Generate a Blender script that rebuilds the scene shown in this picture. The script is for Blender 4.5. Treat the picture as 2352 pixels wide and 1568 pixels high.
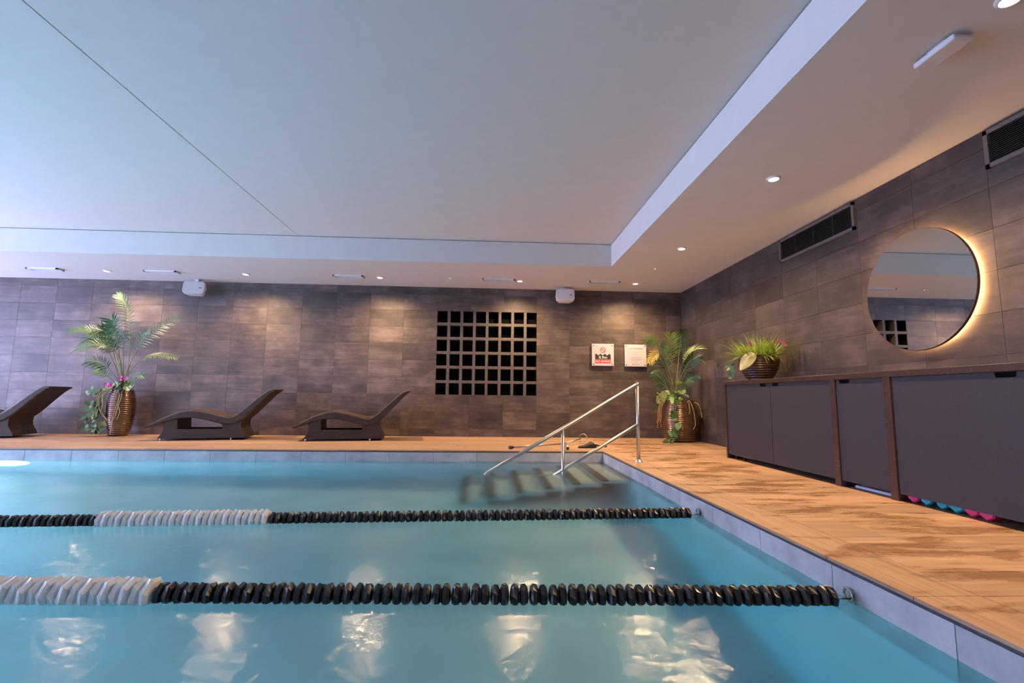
import bpy, bmesh, math, random
from mathutils import Vector, Matrix
random.seed(7)
S = bpy.context.scene
COL = S.collection
for o in list(bpy.data.objects):
    bpy.data.objects.remove(o)

# ------------------------------------------------------------------ room numbers (metres; deck level z = 0)
YB, XR = 8.5855, 3.5711          # faces of back and right wall tiles
ZS, ZC = 2.6626, 3.0039          # soffit and raised ceiling heights
PX, PY = 1.5521, 6.4067          # pool's right and far edges
EX, EY = 1.8383, 6.9337          # edges of the raised ceiling
SEAM = -2.79
ZW, ZP = -0.137, -1.35           # water level, pool floor
XL, YF = -10.4, -2.6             # left and front wall faces
PLX, PFY = -9.0, 0.30            # pool's left and near edges
CX, CT = 2.9254, 0.9215          # front face and top of the storage counter

# ------------------------------------------------------------------ camera
cam = bpy.data.cameras.new('camera')
cam.sensor_width = 36.0
cam.lens = 36.0 * 1101.75 / 2352.0
cam.clip_start = 0.02
camo = bpy.data.objects.new('camera', cam)
COL.objects.link(camo)
pitch, yaw, roll = 0.115312, 0.051477, -0.011558
fw = Vector((math.sin(yaw) * math.cos(pitch), math.cos(yaw) * math.cos(pitch), math.sin(pitch)))
r0 = Vector((math.cos(yaw), -math.sin(yaw), 0))
d0 = -(r0.cross(fw))
cr, sr = math.cos(roll), math.sin(roll)
rt, dn = cr * r0 + sr * d0, -sr * r0 + cr * d0
camo.matrix_world = Matrix(((rt.x, -dn.x, -fw.x, 0), (rt.y, -dn.y, -fw.y, 0), (rt.z, -dn.z, -fw.z, 0.6997), (0, 0, 0, 1)))
S.camera = camo

# ------------------------------------------------------------------ light and exposure
W = bpy.data.worlds.new('dusk_sky')
S.world = W
W.use_nodes = True
W.node_tree.nodes['Background'].inputs[0].default_value = (0.50, 0.55, 1.0, 1)
W.node_tree.nodes['Background'].inputs[1].default_value = 27.0
S.view_settings.view_transform = 'Standard'
S.view_settings.look = 'None'
S.view_settings.exposure = 0.08
S.view_settings.gamma = 1.0
S.view_settings.use_curve_mapping = False
WARM = (1.0, 0.65, 0.35)
LAMP_W = 290.0
LAMP_UP = 0.0
UW_COL = (0.58, 0.78, 1.0)
UW_W = 900.0
LED_E = 170.0
try:
    S.cycles.max_bounces = 8
    S.cycles.diffuse_bounces = 4
    S.cycles.glossy_bounces = 3
    S.cycles.transmission_bounces = 5
    S.cycles.use_light_tree = False
    S.cycles.sample_clamp_indirect = 6.0
    S.cycles.use_denoising = True
    S.cycles.blur_glossy = 0.5
except Exception:
    pass

# ------------------------------------------------------------------ helpers
class MB:
    def __init__(s): s.v = []; s.f = []; s.sm = []
    def add(s, v, f, smooth=False):
        n = len(s.v); s.v += [tuple(p) for p in v]
        s.f += [tuple(i + n for i in q) for q in f]; s.sm += [smooth] * len(f)
        return s
    def box(s, x0, x1, y0, y1, z0, z1):
        return s.add([(x0,y0,z0),(x1,y0,z0),(x1,y1,z0),(x0,y1,z0),(x0,y0,z1),(x1,y0,z1),(x1,y1,z1),(x0,y1,z1)],
                     [(0,3,2,1),(4,5,6,7),(0,1,5,4),(1,2,6,5),(2,3,7,6),(3,0,4,7)])
    def bbox(s, x0, x1, y0, y1, z0, z1, b=0.004, seg=2):
        bm = bmesh.new(); bmesh.ops.create_cube(bm, size=1)
        for v in bm.verts:
            v.co = Vector((x0 + (v.co.x + .5) * (x1 - x0), y0 + (v.co.y + .5) * (y1 - y0), z0 + (v.co.z + .5) * (z1 - z0)))
        bmesh.ops.bevel(bm, geom=bm.edges[:], offset=b, segments=seg, affect='EDGES', profile=.5)
        s.frombm(bm); return s
    def frombm(s, bm, mat=None, smooth=False):
        bm.verts.index_update()
        s.add([(mat @ v.co) if mat else v.co.copy() for v in bm.verts], [[v.index for v in f.verts] for f in bm.faces], smooth)
        bm.free(); return s
    def tube(s, pts, r, n=12, caps=True, smooth=True):
        pts = [Vector(p) for p in pts]; m = len(pts)
        rs = r if isinstance(r, (list, tuple)) else [r] * m
        t = [(pts[min(i + 1, m - 1)] - pts[max(i - 1, 0)]).normalized() for i in range(m)]
        u = t[0].orthogonal().normalized(); V = []
        for i in range(m):
            u = (u - t[i] * u.dot(t[i])).normalized(); w = t[i].cross(u)
            V += [pts[i] + (u * math.cos(2*math.pi*k/n) + w * math.sin(2*math.pi*k/n)) * rs[i] for k in range(n)]
        F = [(i*n+k, i*n+(k+1)%n, (i+1)*n+(k+1)%n, (i+1)*n+k) for i in range(m-1) for k in range(n)]
        s.add(V, F, smooth)
        if caps:
            b = len(s.v) - m*n
            s.f += [tuple(b + k for k in range(n))[::-1], tuple(b + (m-1)*n + k for k in range(n))]; s.sm += [False, False]
        return s
    def lathe(s, prof, c=(0,0,0), n=32, ax='z', smooth=True, closed=False):
        V = []; m = len(prof)
        for r, h in prof:
            for k in range(n):
                a = 2*math.pi*k/n; p = (r*math.cos(a), r*math.sin(a), h)
                if ax == 'x': p = (p[2], p[0], p[1])
                if ax == 'y': p = (p[0], p[2], p[1])
                V.append((p[0]+c[0], p[1]+c[1], p[2]+c[2]))
        F = [(i*n+k, i*n+(k+1)%n, ((i+1)%m)*n+(k+1)%n, ((i+1)%m)*n+k) for i in range(m if closed else m-1) for k in range(n)]
        return s.add(V, F, smooth)
    def ngon(s, poly, z0, z1, fn):
        """prism of a 2-D outline; fn(a, b, depth) -> point"""
        n = len(poly)
        return s.add([fn(a, b, z0) for a, b in poly] + [fn(a, b, z1) for a, b in poly],
                     [tuple(range(n))[::-1], tuple(range(n, 2*n))] + [(i, (i+1)%n, n+(i+1)%n, n+i) for i in range(n)])
    def mesh(s, name, mat, loc=(0,0,0)):
        me = bpy.data.meshes.new(name); L = Vector(loc)
        me.from_pydata([Vector(p) - L for p in s.v], [], s.f)
        me.polygons.foreach_set('use_smooth', s.sm)
        if mat: me.materials.append(mat)
        bm = bmesh.new(); bm.from_mesh(me); bmesh.ops.recalc_face_normals(bm, faces=bm.faces[:]); bm.to_mesh(me); bm.free()
        return me

ORG = {}
def tag(o, label=None, cat=None, group=None, kind=None):
    if label: o['label'] = label
    if cat: o['category'] = cat
    if group: o['group'] = group
    if kind: o['kind'] = kind
    return o
def thing(name, label, cat, loc=(0,0,0), group=None, kind=None):
    o = bpy.data.objects.new(name, None); o.empty_display_size = .1
    COL.objects.link(o); o.location = loc; ORG[o] = Vector(loc)
    return tag(o, label, cat, group, kind)
def part(name, mb, mat, parent=None, label=None, kind=None, loc=None):
    """mesh object; geometry given in world coordinates"""
    base = ORG[parent] if parent else Vector(loc or (0,0,0))
    here = Vector(loc) if loc else base
    o = bpy.data.objects.new(name, mb.mesh(name, mat, here)); COL.objects.link(o)
    if parent: o.parent = parent; o.location = here - base
    else: o.location = here
    ORG[o] = here
    return tag(o, label, None, None, kind)
def inst(name, me, loc, parent, rot=None, scale=None):
    o = bpy.data.objects.new(name, me); COL.objects.link(o)
    o.parent = parent; o.location = Vector(loc) - ORG[parent]
    if rot is not None: o.rotation_euler = rot
    if scale is not None: o.scale = scale
    ORG[o] = Vector(loc); return o

# ------------------------------------------------------------------ materials
def newmat(name):
    m = bpy.data.materials.new(name); m.use_nodes = True
    nt = m.node_tree; b = nt.nodes['Principled BSDF']
    return m, nt, b
def N(nt, t, **k):
    n = nt.nodes.new(t)
    for a, v in k.items():
        if a.startswith('i_'):
            key = a[2:]; n.inputs[int(key) if key.isdigit() else key].default_value = v
        else: setattr(n, a, v)
    return n
def link(nt, a, b): nt.links.new(a, b)
def ramp(nt, stops):
    r = nt.nodes.new('ShaderNodeValToRGB'); e = r.color_ramp.elements
    while len(e) < len(stops): e.new(.5)
    for q, (p, c) in zip(e, stops): q.position = p; q.color = (*c, 1) if len(c) == 3 else c
    return r
def coords(nt, scale=(1,1,1), rand=True):
    """object coordinates, shifted by a random amount for each object so that alike pieces differ"""
    tc = N(nt, 'ShaderNodeTexCoord'); mp = N(nt, 'ShaderNodeMapping'); mp.inputs['Scale'].default_value = scale
    link(nt, tc.outputs['Object'], mp.inputs['Vector'])
    if not rand: return mp.outputs[0], None
    oi = N(nt, 'ShaderNodeObjectInfo'); mu = N(nt, 'ShaderNodeMath', operation='MULTIPLY', i_1=91.7)
    link(nt, oi.outputs['Random'], mu.inputs[0])
    ad = N(nt, 'ShaderNodeVectorMath', operation='ADD'); link(nt, mp.outputs[0], ad.inputs[0]); link(nt, mu.outputs[0], ad.inputs[1])
    return ad.outputs[0], oi.outputs['Random']
def simple(name, col, rough=.5, metal=0., noise=0.0, nscale=20., bump=0., spec=None):
    m, nt, b = newmat(name)
    b.inputs['Roughness'].default_value = rough; b.inputs['Metallic'].default_value = metal
    if spec is not None: b.inputs['Specular IOR Level'].default_value = spec
    v, _ = coords(nt, rand=False)
    n = N(nt, 'ShaderNodeTexNoise', i_Scale=nscale, i_Detail=4.); link(nt, v, n.inputs['Vector'])
    k = max(noise, .02)
    r = ramp(nt, [(.3, tuple(c*(1-k) for c in col)), (.7, tuple(min(1, c*(1+k)) for c in col))])
    link(nt, n.outputs['Fac'], r.inputs[0]); link(nt, r.outputs[0], b.inputs['Base Color'])
    if bump:
        bp = N(nt, 'ShaderNodeBump', i_Strength=bump, i_Distance=.004); link(nt, n.outputs['Fac'], bp.inputs['Height']); link(nt, bp.outputs[0], b.inputs['Normal'])
    return m
def emis(name, col, e):
    m, nt, b = newmat(name); b.inputs['Base Color'].default_value = (*col, 1)
    b.inputs['Emission Color'].default_value = (*col, 1); b.inputs['Emission Strength'].default_value = e
    return m

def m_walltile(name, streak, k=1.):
    m, nt, b = newmat(name)
    v, rnd = coords(nt, streak)
    n1 = N(nt, 'ShaderNodeTexNoise', i_Scale=1., i_Detail=8., i_Roughness=.62); link(nt, v, n1.inputs['Vector'])
    v2, _ = coords(nt, (3.2,)*3)
    n2 = N(nt, 'ShaderNodeTexNoise', i_Scale=1., i_Detail=5., i_Roughness=.6); link(nt, v2, n2.inputs['Vector'])
    mx = N(nt, 'ShaderNodeMath', operation='MULTIPLY_ADD', i_1=.55); link(nt, n2.outputs['Fac'], mx.inputs[0])
    h = N(nt, 'ShaderNodeMath', operation='MULTIPLY', i_1=.45); link(nt, n1.outputs['Fac'], h.inputs[0]); link(nt, h.outputs[0], mx.inputs[2])
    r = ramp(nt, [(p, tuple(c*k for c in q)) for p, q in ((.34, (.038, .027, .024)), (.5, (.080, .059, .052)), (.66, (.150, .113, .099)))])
    link(nt, mx.outputs[0], r.inputs[0])
    hsv = N(nt, 'ShaderNodeHueSaturation'); link(nt, r.outputs[0], hsv.inputs['Color'])
    mr = N(nt, 'ShaderNodeMapRange', i_3=.72, i_4=1.22); link(nt, rnd, mr.inputs[0]); link(nt, mr.outputs[0], hsv.inputs['Value'])
    link(nt, hsv.outputs[0], b.inputs['Base Color'])
    b.inputs['Roughness'].default_value = .55
    bp = N(nt, 'ShaderNodeBump', i_Strength=.12, i_Distance=.003); link(nt, n1.outputs['Fac'], bp.inputs['Height']); link(nt, bp.outputs[0], b.inputs['Normal'])
    return m
M_WB = m_walltile('wall_stone_back', (1.6, 1.6, 16))
M_WR_DIM = m_walltile('wall_stone_right_dimmed', (1.6, 1.6, 16), .60)  # back wall's stone again, its colour darkened for the dimmer light here
M_GROUT = simple('grout', (.06, .047, .042), .8)

def m_wood(name, sc):
    m, nt, b = newmat(name)
    v, rnd = coords(nt, sc)
    n1 = N(nt, 'ShaderNodeTexNoise', i_Scale=1., i_Detail=7., i_Roughness=.6, i_Distortion=.6); link(nt, v, n1.inputs['Vector'])
    r = ramp(nt, [(.3, (.255, .152, .086)), (.5, (.365, .222, .128)), (.72, (.46, .295, .18))])
    link(nt, n1.outputs['Fac'], r.inputs[0])
    hsv = N(nt, 'ShaderNodeHueSaturation'); link(nt, r.outputs[0], hsv.inputs['Color'])
    mr = N(nt, 'ShaderNodeMapRange', i_3=.80, i_4=1.12); link(nt, rnd, mr.inputs[0]); link(nt, mr.outputs[0], hsv.inputs['Value'])
    # puddle stains left by bathers: wet wood is darker and glossier
    ge = N(nt, 'ShaderNodeNewGeometry'); mp = N(nt, 'ShaderNodeMapping'); mp.inputs['Scale'].default_value = (1.0, 3.2, 1)
    link(nt, ge.outputs['Position'], mp.inputs['Vector'])
    w1 = N(nt, 'ShaderNodeTexNoise', i_Scale=1.75, i_Detail=8., i_Roughness=.64, i_Distortion=.3); link(nt, mp.outputs[0], w1.inputs['Vector'])
    # the wet band runs along the walkway in front of the storage counter
    sx = N(nt, 'ShaderNodeSeparateXYZ'); link(nt, ge.outputs['Position'], sx.inputs[0])
    dx = N(nt, 'ShaderNodeMath', operation='SUBTRACT', i_1=2.25); link(nt, sx.outputs['X'], dx.inputs[0])
    ab = N(nt, 'ShaderNodeMath', operation='ABSOLUTE'); link(nt, dx.outputs[0], ab.inputs[0])
    mb = N(nt, 'ShaderNodeMapRange', i_1=.2, i_2=1.1, i_3=.045, i_4=-.12); link(nt, ab.outputs[0], mb.inputs[0])
    ad = N(nt, 'ShaderNodeMath', operation='ADD'); link(nt, w1.outputs['Fac'], ad.inputs[0]); link(nt, mb.outputs[0], ad.inputs[1])
    wr = ramp(nt, [(.52, (0,0,0)), (.555, (.55,.55,.55)), (.60, (1,1,1))]); link(nt, ad.outputs[0], wr.inputs[0])
    dk = N(nt, 'ShaderNodeMix', data_type='RGBA', blend_type='MULTIPLY'); dk.inputs['B'].default_value = (.80, .73, .63, 1)
    link(nt, wr.outputs[0], dk.inputs['Factor']); link(nt, hsv.outputs[0], dk.inputs['A'])
    link(nt, dk.outputs['Result'], b.inputs['Base Color'])
    rg = N(nt, 'ShaderNodeMapRange', i_3=.5, i_4=.22); link(nt, wr.outputs[0], rg.inputs[0]); link(nt, rg.outputs[0], b.inputs['Roughness'])
    bp = N(nt, 'ShaderNodeBump', i_Strength=.15, i_Distance=.002); link(nt, n1.outputs['Fac'], bp.inputs['Height']); link(nt, bp.outputs[0], b.inputs['Normal'])
    return m
M_WOODX = m_wood('wood_plank', (1.6, 26, 26))
M_WOODY = m_wood('wood_plank_edge', (26, 1.6, 26))
M_PLASTER = simple('white_plaster', (.74, .72, .69), .85, noise=.015, nscale=6)
M_SLATE = None
def m_slate():
    m, nt, b = newmat('blue_grey_stone')
    v, rnd = coords(nt, (4,)*3)
    n1 = N(nt, 'ShaderNodeTexNoise', i_Scale=1., i_Detail=8., i_Roughness=.65); link(nt, v, n1.inputs['Vector'])
    r = ramp(nt, [(.3, (.31, .315, .335)), (.5, (.43, .435, .46)), (.7, (.56, .565, .59))]); link(nt, n1.outputs['Fac'], r.inputs[0])
    hsv = N(nt, 'ShaderNodeHueSaturation'); link(nt, r.outputs[0], hsv.inputs['Color'])
    mr = N(nt, 'ShaderNodeMapRange', i_3=.88, i_4=1.1); link(nt, rnd, mr.inputs[0]); link(nt, mr.outputs[0], hsv.inputs['Value'])
    link(nt, hsv.outputs[0], b.inputs['Base Color']); b.inputs['Roughness'].default_value = .45
    bp = N(nt, 'ShaderNodeBump', i_Strength=.15, i_Distance=.003); link(nt, n1.outputs['Fac'], bp.inputs['Height']); link(nt, bp.outputs[0], b.inputs['Normal'])
    return m
M_SLATE = m_slate()
M_POOL = simple('pool_lining_stone', (.60, .62, .63), .6, noise=.08, nscale=2.5)
M_STEP = simple('pale_step_stone', (.62, .58, .54), .6, noise=.08, nscale=6)
M_NOSE = simple('dark_step_nosing', (.10, .09, .09), .6, noise=.1, nscale=9)
M_BLACK = simple('black_void', (.004, .004, .005), .9, spec=.1)
M_LATT = simple('lattice_stone', (.085, .072, .068), .6, noise=.25, nscale=14)
M_STEEL = simple('brushed_steel', (.58, .59, .61), .34, 1., noise=.04, nscale=60)
M_WHITE = simple('white_plastic', (.78, .78, .80), .4, noise=.01)
M_GREYPL = simple('grey_plastic', (.42, .41, .42), .5, noise=.03)
M_VENT = simple('bronze_vent_metal', (.16, .14, .125), .45, .3, noise=.06)
M_LOUV = simple('dark_louvre_metal', (.055, .05, .048), .45, .2, noise=.06)
M_CAB = simple('anthracite_laminate', (.036, .034, .040), .55, noise=.16, nscale=160, spec=.3)
M_INNER = simple('black_interior', (.012, .011, .012), .7)
def m_quartz():
    m, nt, b = newmat('brown_speckled_quartz')
    v, _ = coords(nt, (1,1,1), False)
    vo = N(nt, 'ShaderNodeTexVoronoi', i_Scale=95.); link(nt, v, vo.inputs['Vector'])
    r = ramp(nt, [(0., (.55, .45, .40)), (.10, (.30, .2, .15)), (.16, (.052, .031, .024))]); link(nt, vo.outputs['Distance'], r.inputs[0])
    wn = N(nt, 'ShaderNodeTexNoise', i_Scale=60.); link(nt, v, wn.inputs['Vector'])
    mk = ramp(nt, [(.52, (0,0,0)), (.56, (1,1,1))]); link(nt, wn.outputs['Fac'], mk.inputs[0])
    mx = N(nt, 'ShaderNodeMix', data_type='RGBA'); mx.inputs['A'].default_value = (.050, .030, .023, 1)
    link(nt, mk.outputs[0], mx.inputs['Factor']); link(nt, r.outputs[0], mx.inputs['B']); link(nt, mx.outputs['Result'], b.inputs['Base Color'])
    b.inputs['Roughness'].default_value = .25
    return m
M_QUARTZ = m_quartz()
def m_rattan(name, u, a, c):
    m, nt, b = newmat(name)
    uv = N(nt, 'ShaderNodeTexCoord'); mp = N(nt, 'ShaderNodeMapping'); mp.inputs['Scale'].default_value = u
    link(nt, uv.outputs['UV'], mp.inputs['Vector'])
    br = N(nt, 'ShaderNodeTexBrick', i_Scale=1., offset=.5); br.inputs['Mortar Size'].default_value = .12; br.inputs['Mortar Smooth'].default_value = .6
    br.inputs['Brick Width'].default_value = 1.; br.inputs['Row Height'].default_value = .5
    br.inputs['Color1'].default_value = (*a, 1); br.inputs['Color2'].default_value = (*c, 1); br.inputs['Mortar'].default_value = (.012, .008, .006, 1)
    link(nt, mp.outputs[0], br.inputs['Vector']); link(nt, br.outputs['Color'], b.inputs['Base Color'])
    b.inputs['Roughness'].default_value = .5
    iv = N(nt, 'ShaderNodeMath', operation='SUBTRACT', i_0=1.); link(nt, br.outputs['Fac'], iv.inputs[1])
    bp = N(nt, 'ShaderNodeBump', i_Strength=.7, i_Distance=.006); link(nt, iv.outputs[0], bp.inputs['Height']); link(nt, bp.outputs[0], b.inputs['Normal'])
    return m
M_RATT = m_rattan('brown_rattan', (42, 42, 1), (.082, .048, .027), (.058, .033, .018))
M_GREEN1 = simple('palm_green', (.045, .125, .04), .45, noise=.35, nscale=9)
M_GREEN2 = simple('palm_light_green', (.19, .32, .07), .45, noise=.35, nscale=9)
M_GREEN3 = simple('palm_dark_green', (.028, .085, .038), .45, noise=.3, nscale=9)
M_YELLOW = simple('yellowing_frond', (.62, .50, .12), .5, noise=.2, nscale=9)
M_IVY = simple('ivy_green', (.07, .17, .05), .45, noise=.35, nscale=14)
M_IVYP = simple('pale_ivy_green', (.28, .36, .13), .45, noise=.35, nscale=14)
M_GRASS = simple('lime_grass', (.36, .48, .07), .5, noise=.45, nscale=16)
M_STEM = simple('pale_stem', (.17, .19, .085), .5, noise=.2)
M_STRAND = simple('ochre_strand', (.34, .26, .09), .6, noise=.25)
M_RUST = simple('rust_strand', (.36, .17, .06), .6, noise=.25)
M_PINK = simple('pink_petal', (.50, .06, .20), .5, noise=.2)
M_CREAM = simple('cream_leaf', (.60, .56, .28), .5, noise=.12, nscale=8)
M_SOIL = simple('dark_soil', (.025, .018, .013), .9, noise=.4, nscale=30, bump=.5)
M_BRONZE = simple('bronze_ceramic', (.16, .085, .047), .25, .85, noise=.35, nscale=14)
for m_ in (M_BRONZE,):
    b_ = m_.node_tree.nodes['Principled BSDF']; b_.inputs['Coat Weight'].default_value = 1.; b_.inputs['Coat Roughness'].default_value = .07; b_.inputs['Coat IOR'].default_value = 1.6
M_BOWL = simple('dark_bronze_bowl', (.065, .038, .024), .33, .45, noise=.45, nscale=18)
M_ROPEB = simple('black_float_plastic', (.012, .012, .014), .3)
M_ROPEW = simple('white_float_plastic', (.92, .92, .92), .35)
M_CABLE = simple('steel_cable', (.5, .5, .5), .35, 1.)
M_SIGN = simple('white_acrylic', (.48, .47, .50), .35, noise=.005)
M_RED = simple('sign_red', (.50, .018, .022), .4)
M_SBROWN = simple('sign_brown', (.045, .022, .017), .4)
M_PRINTW = simple('sign_white_print', (.85, .82, .80), .4)
M_PRINTG = simple('sign_grey_print', (.17, .14, .15), .5)
M_PRINTF = simple('sign_faint_print', (.34, .31, .32), .5)
M_TEAL = simple('teal_foam', (.015, .30, .36), .7, noise=.08, nscale=60)
M_MAGENTA = simple('pink_foam', (.55, .03, .14), .7, noise=.08, nscale=60)
M_FOAMW = simple('white_foam', (.6, .66, .8), .6)
M_RUBBER = simple('black_rubber', (.012, .011, .011), .55)
M_GREYTUBE = simple('anodised_tube', (.50, .47, .45), .35, .8, noise=.12, nscale=40)
M_DARKMETAL = simple('dark_metal_edge', (.075, .075, .085), .4, .4)
M_RIM = simple('brown_mirror_rim', (.075, .045, .03), .4, .3)
M_LAMP = emis('lamp_glow', (1.0, .80, .62), 60.0)
M_UW = emis('underwater_lamp_glow', (.75, .93, 1.0), 80.0)
M_LED = emis('warm_led', (1.0, .52, .22), LED_E)
M_GREENLED = emis('green_led', (.1, 1.0, .5), 4.0)
def m_mirror():
    m, nt, b = newmat('mirror_silver'); b.inputs['Base Color'].default_value = (.80, .82, .83, 1); b.inputs['Metallic'].default_value = 1; b.inputs['Roughness'].default_value = .01
    return m
M_MIRROR = m_mirror()
def m_glass():
    m, nt, b = newmat('window_glass'); b.inputs['Transmission Weight'].default_value = 1; b.inputs['Roughness'].default_value = 0; b.inputs['IOR'].default_value = 1.45
    return m
M_GLASS = m_glass()
def m_pane():
    m = bpy.data.materials.new('clear_pane'); m.use_nodes = True; nt = m.node_tree; nt.nodes.clear()
    out = N(nt, 'ShaderNodeOutputMaterial'); t = N(nt, 'ShaderNodeBsdfTransparent'); g_ = N(nt, 'ShaderNodeBsdfGlossy'); g_.inputs['Roughness'].default_value = .02
    mx = N(nt, 'ShaderNodeMixShader'); mx.inputs[0].default_value = .05; link(nt, t.outputs[0], mx.inputs[1]); link(nt, g_.outputs[0], mx.inputs[2]); link(nt, mx.outputs[0], out.inputs['Surface']); return m
M_PANE = m_pane()
def m_water():
    m = bpy.data.materials.new('pool_water'); m.use_nodes = True; nt = m.node_tree; nt.nodes.clear()
    out = N(nt, 'ShaderNodeOutputMaterial')
    ge = N(nt, 'ShaderNodeNewGeometry')
    n1 = N(nt, 'ShaderNodeTexNoise', i_Scale=2.2, i_Detail=2.); link(nt, ge.outputs['Position'], n1.inputs['Vector'])
    n2 = N(nt, 'ShaderNodeTexNoise', i_Scale=17., i_Detail=6., i_Roughness=.68, i_Distortion=2.2); link(nt, ge.outputs['Position'], n2.inputs['Vector'])
    b1 = N(nt, 'ShaderNodeBump', i_Strength=.25, i_Distance=.03); link(nt, n1.outputs['Fac'], b1.inputs['Height'])
    b2 = N(nt, 'ShaderNodeBump', i_Strength=.145, i_Distance=.006); link(nt, n2.outputs['Fac'], b2.inputs['Height']); link(nt, b1.outputs[0], b2.inputs['Normal'])
    gl = N(nt, 'ShaderNodeBsdfGlossy'); gl.inputs['Roughness'].default_value = .07; gl.inputs['Color'].default_value = (1,1,1,1)
    link(nt, b2.outputs[0], gl.inputs['Normal'])
    rf = N(nt, 'ShaderNodeBsdfRefraction'); rf.inputs['Roughness'].default_value = .26; rf.inputs['IOR'].default_value = 1.333; rf.inputs['Color'].default_value = (1,1,1,1)
    link(nt, b1.outputs[0], rf.inputs['Normal'])
    fr = N(nt, 'ShaderNodeFresnel'); fr.inputs['IOR'].default_value = 1.333; link(nt, b1.outputs[0], fr.inputs['Normal'])
    mx = N(nt, 'ShaderNodeMixShader'); link(nt, fr.outputs[0], mx.inputs[0]); link(nt, rf.outputs[0], mx.inputs[1]); link(nt, gl.outputs[0], mx.inputs[2])
    link(nt, mx.outputs[0], out.inputs['Surface'])
    va = N(nt, 'ShaderNodeVolumeAbsorption'); va.inputs['Color'].default_value = (.30, .80, .88, 1); va.inputs['Density'].default_value = .27
    link(nt, va.outputs[0], out.inputs['Volume'])
    return m
M_WATER = m_water()

# ------------------------------------------------------------------ tiles and planks as single pieces
_tm = {}
def tile_mesh(kind, a, b, t, mat, ch=.001):
    """slab a x b with a chamfered front; kind gives the axes: 'xz' faces -y, 'yz' faces -x, 'xy' faces +z"""
    key = (kind, round(a, 3), round(b, 3), mat.name)
    if key in _tm: return _tm[key]
    h, k = a/2, b/2
    V = [(-h,-k,0),(h,-k,0),(h,k,0),(-h,k,0),(-h,-k,t-ch),(h,-k,t-ch),(h,k,t-ch),(-h,k,t-ch),(-h+ch,-k+ch,t),(h-ch,-k+ch,t),(h-ch,k-ch,t),(-h+ch,k-ch,t)]
    F = [(8,9,10,11)] + [(i,(i+1)%4,4+(i+1)%4,4+i) for i in range(4)] + [(4+i,4+(i+1)%4,8+(i+1)%4,8+i) for i in range(4)]
    conv = {'xz': lambda p: (p[0], -p[2], p[1]), 'yz': lambda p: (-p[2], p[0], p[1]), 'xy': lambda p: p, 'yzr': lambda p: (p[2], p[0], p[1]), 'xzr': lambda p: (p[0], p[2], p[1])}[kind]
    _tm[key] = MB().add([conv(p) for p in V], F).mesh('tile', mat); return _tm[key]
def tiles(parent, name, kind, A, B, pos, t, mat, gap=.003, skip=None):
    """A, B: joint lines along both axes; pos(a, b) -> back-of-tile point"""
    for a0, a1 in zip(A, A[1:]):
        for b0, b1 in zip(B, B[1:]):
            if a1 - a0 < .01 or b1 - b0 < .01: continue
            if skip and skip((a0+a1)/2, (b0+b1)/2): continue
            inst(name, tile_mesh(kind, a1-a0-gap, b1-b0-gap, t, mat), pos((a0+a1)/2, (b0+b1)/2), parent)
def lines(lo, hi, phase, step):
    k = math.ceil((lo - phase)/step + 1e-6); L = [lo]
    while phase + k*step < hi - 1e-6: L.append(phase + k*step); k += 1
    return L + [hi]

# ------------------------------------------------------------------ walls
T = .012
GX0, GX1, GZ0, GZ1 = -.905, .8855, .7265, 2.227      # opening for the stone lattice
wb = MB(); y0, y1 = YB + T, YB + .5
wb.box(XL - .3, GX0, y0, y1, -.2, 3.3); wb.box(GX1, XR + .5, y0, y1, -.2, 3.3)
wb.box(GX0, GX1, y0, y1, -.2, GZ0); wb.box(GX0, GX1, y0, y1, GZ1, 3.3)
wall_back = part('wall_back', wb, M_GROUT, kind='structure'); tag(wall_back, 'far wall clad in dark brown stone tiles behind the loungers', 'wall')
BX = lines(XL, XR, -.905, .598); BZ = lines(0, ZS, .1325, .2993)
tiles(wall_back, 'tile', 'xz', BX, BZ, lambda a, b: (a, YB + T, b), T, M_WB, gap=.0016,
      skip=lambda a, b: GX0 < a < GX1 and GZ0 < b < GZ1)
wr = MB().box(XR + T, XR + .5, YF - .3, YB + .012, -.2, 3.3)
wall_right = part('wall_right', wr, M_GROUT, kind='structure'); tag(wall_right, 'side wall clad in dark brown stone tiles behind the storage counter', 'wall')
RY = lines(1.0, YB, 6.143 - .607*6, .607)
tiles(wall_right, 'tile', 'yz', RY, BZ, lambda a, b: (XR + T, a, b), T, M_WR_DIM, gap=.0016)
wl = MB()                                             # left wall with three windows, outside the frame
WIN = [(-1.3, .7), (3.0, 5.3), (5.7, 8.0)]; WZ = (.15, 2.5)
ys = [YF - .3] + [v for w in WIN for v in w] + [YB + .5]
for a, b in zip(ys[0::2], ys[1::2]): wl.box(XL - .25, XL, a, b, -.2, 3.3)
for a, b in WIN: wl.box(XL - .25, XL, a, b, -.2, WZ[0]); wl.box(XL - .25, XL, a, b, WZ[1], 3.3)
wall_left = part('wall_left', wl, M_PLASTER, kind='structure'); tag(wall_left, 'white plastered window wall at the end of the pool', 'wall')
for i, (a, b) in enumerate(WIN):
    w = thing('window_%d' % (i + 1), None, None, (XL - .12, (a+b)/2, WZ[0]), kind='structure')
    f = MB(); x0, x1 = XL - .15, XL - .09
    for q in ((a, a+.06), (b-.06, b), ((a+b)/2 - .03, (a+b)/2 + .03)): f.box(x0, x1, q[0], q[1], WZ[0], WZ[1])
    f.box(x0, x1, a, b, WZ[0], WZ[0]+.06); f.box(x0, x1, a, b, WZ[1]-.06, WZ[1])
    part('window_frame', f, M_DARKMETAL, w)
    for q in ((a + .05, (a+b)/2 - .02), ((a+b)/2 + .02, b - .05)): part('pane', MB().box(XL - .124, XL - .116, q[0], q[1], WZ[0] + .05, WZ[1] - .05), M_PANE, w)
wf = MB().box(XL - .3, XR + .5, YF - .3, YF, -.2, 3.3)
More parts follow.
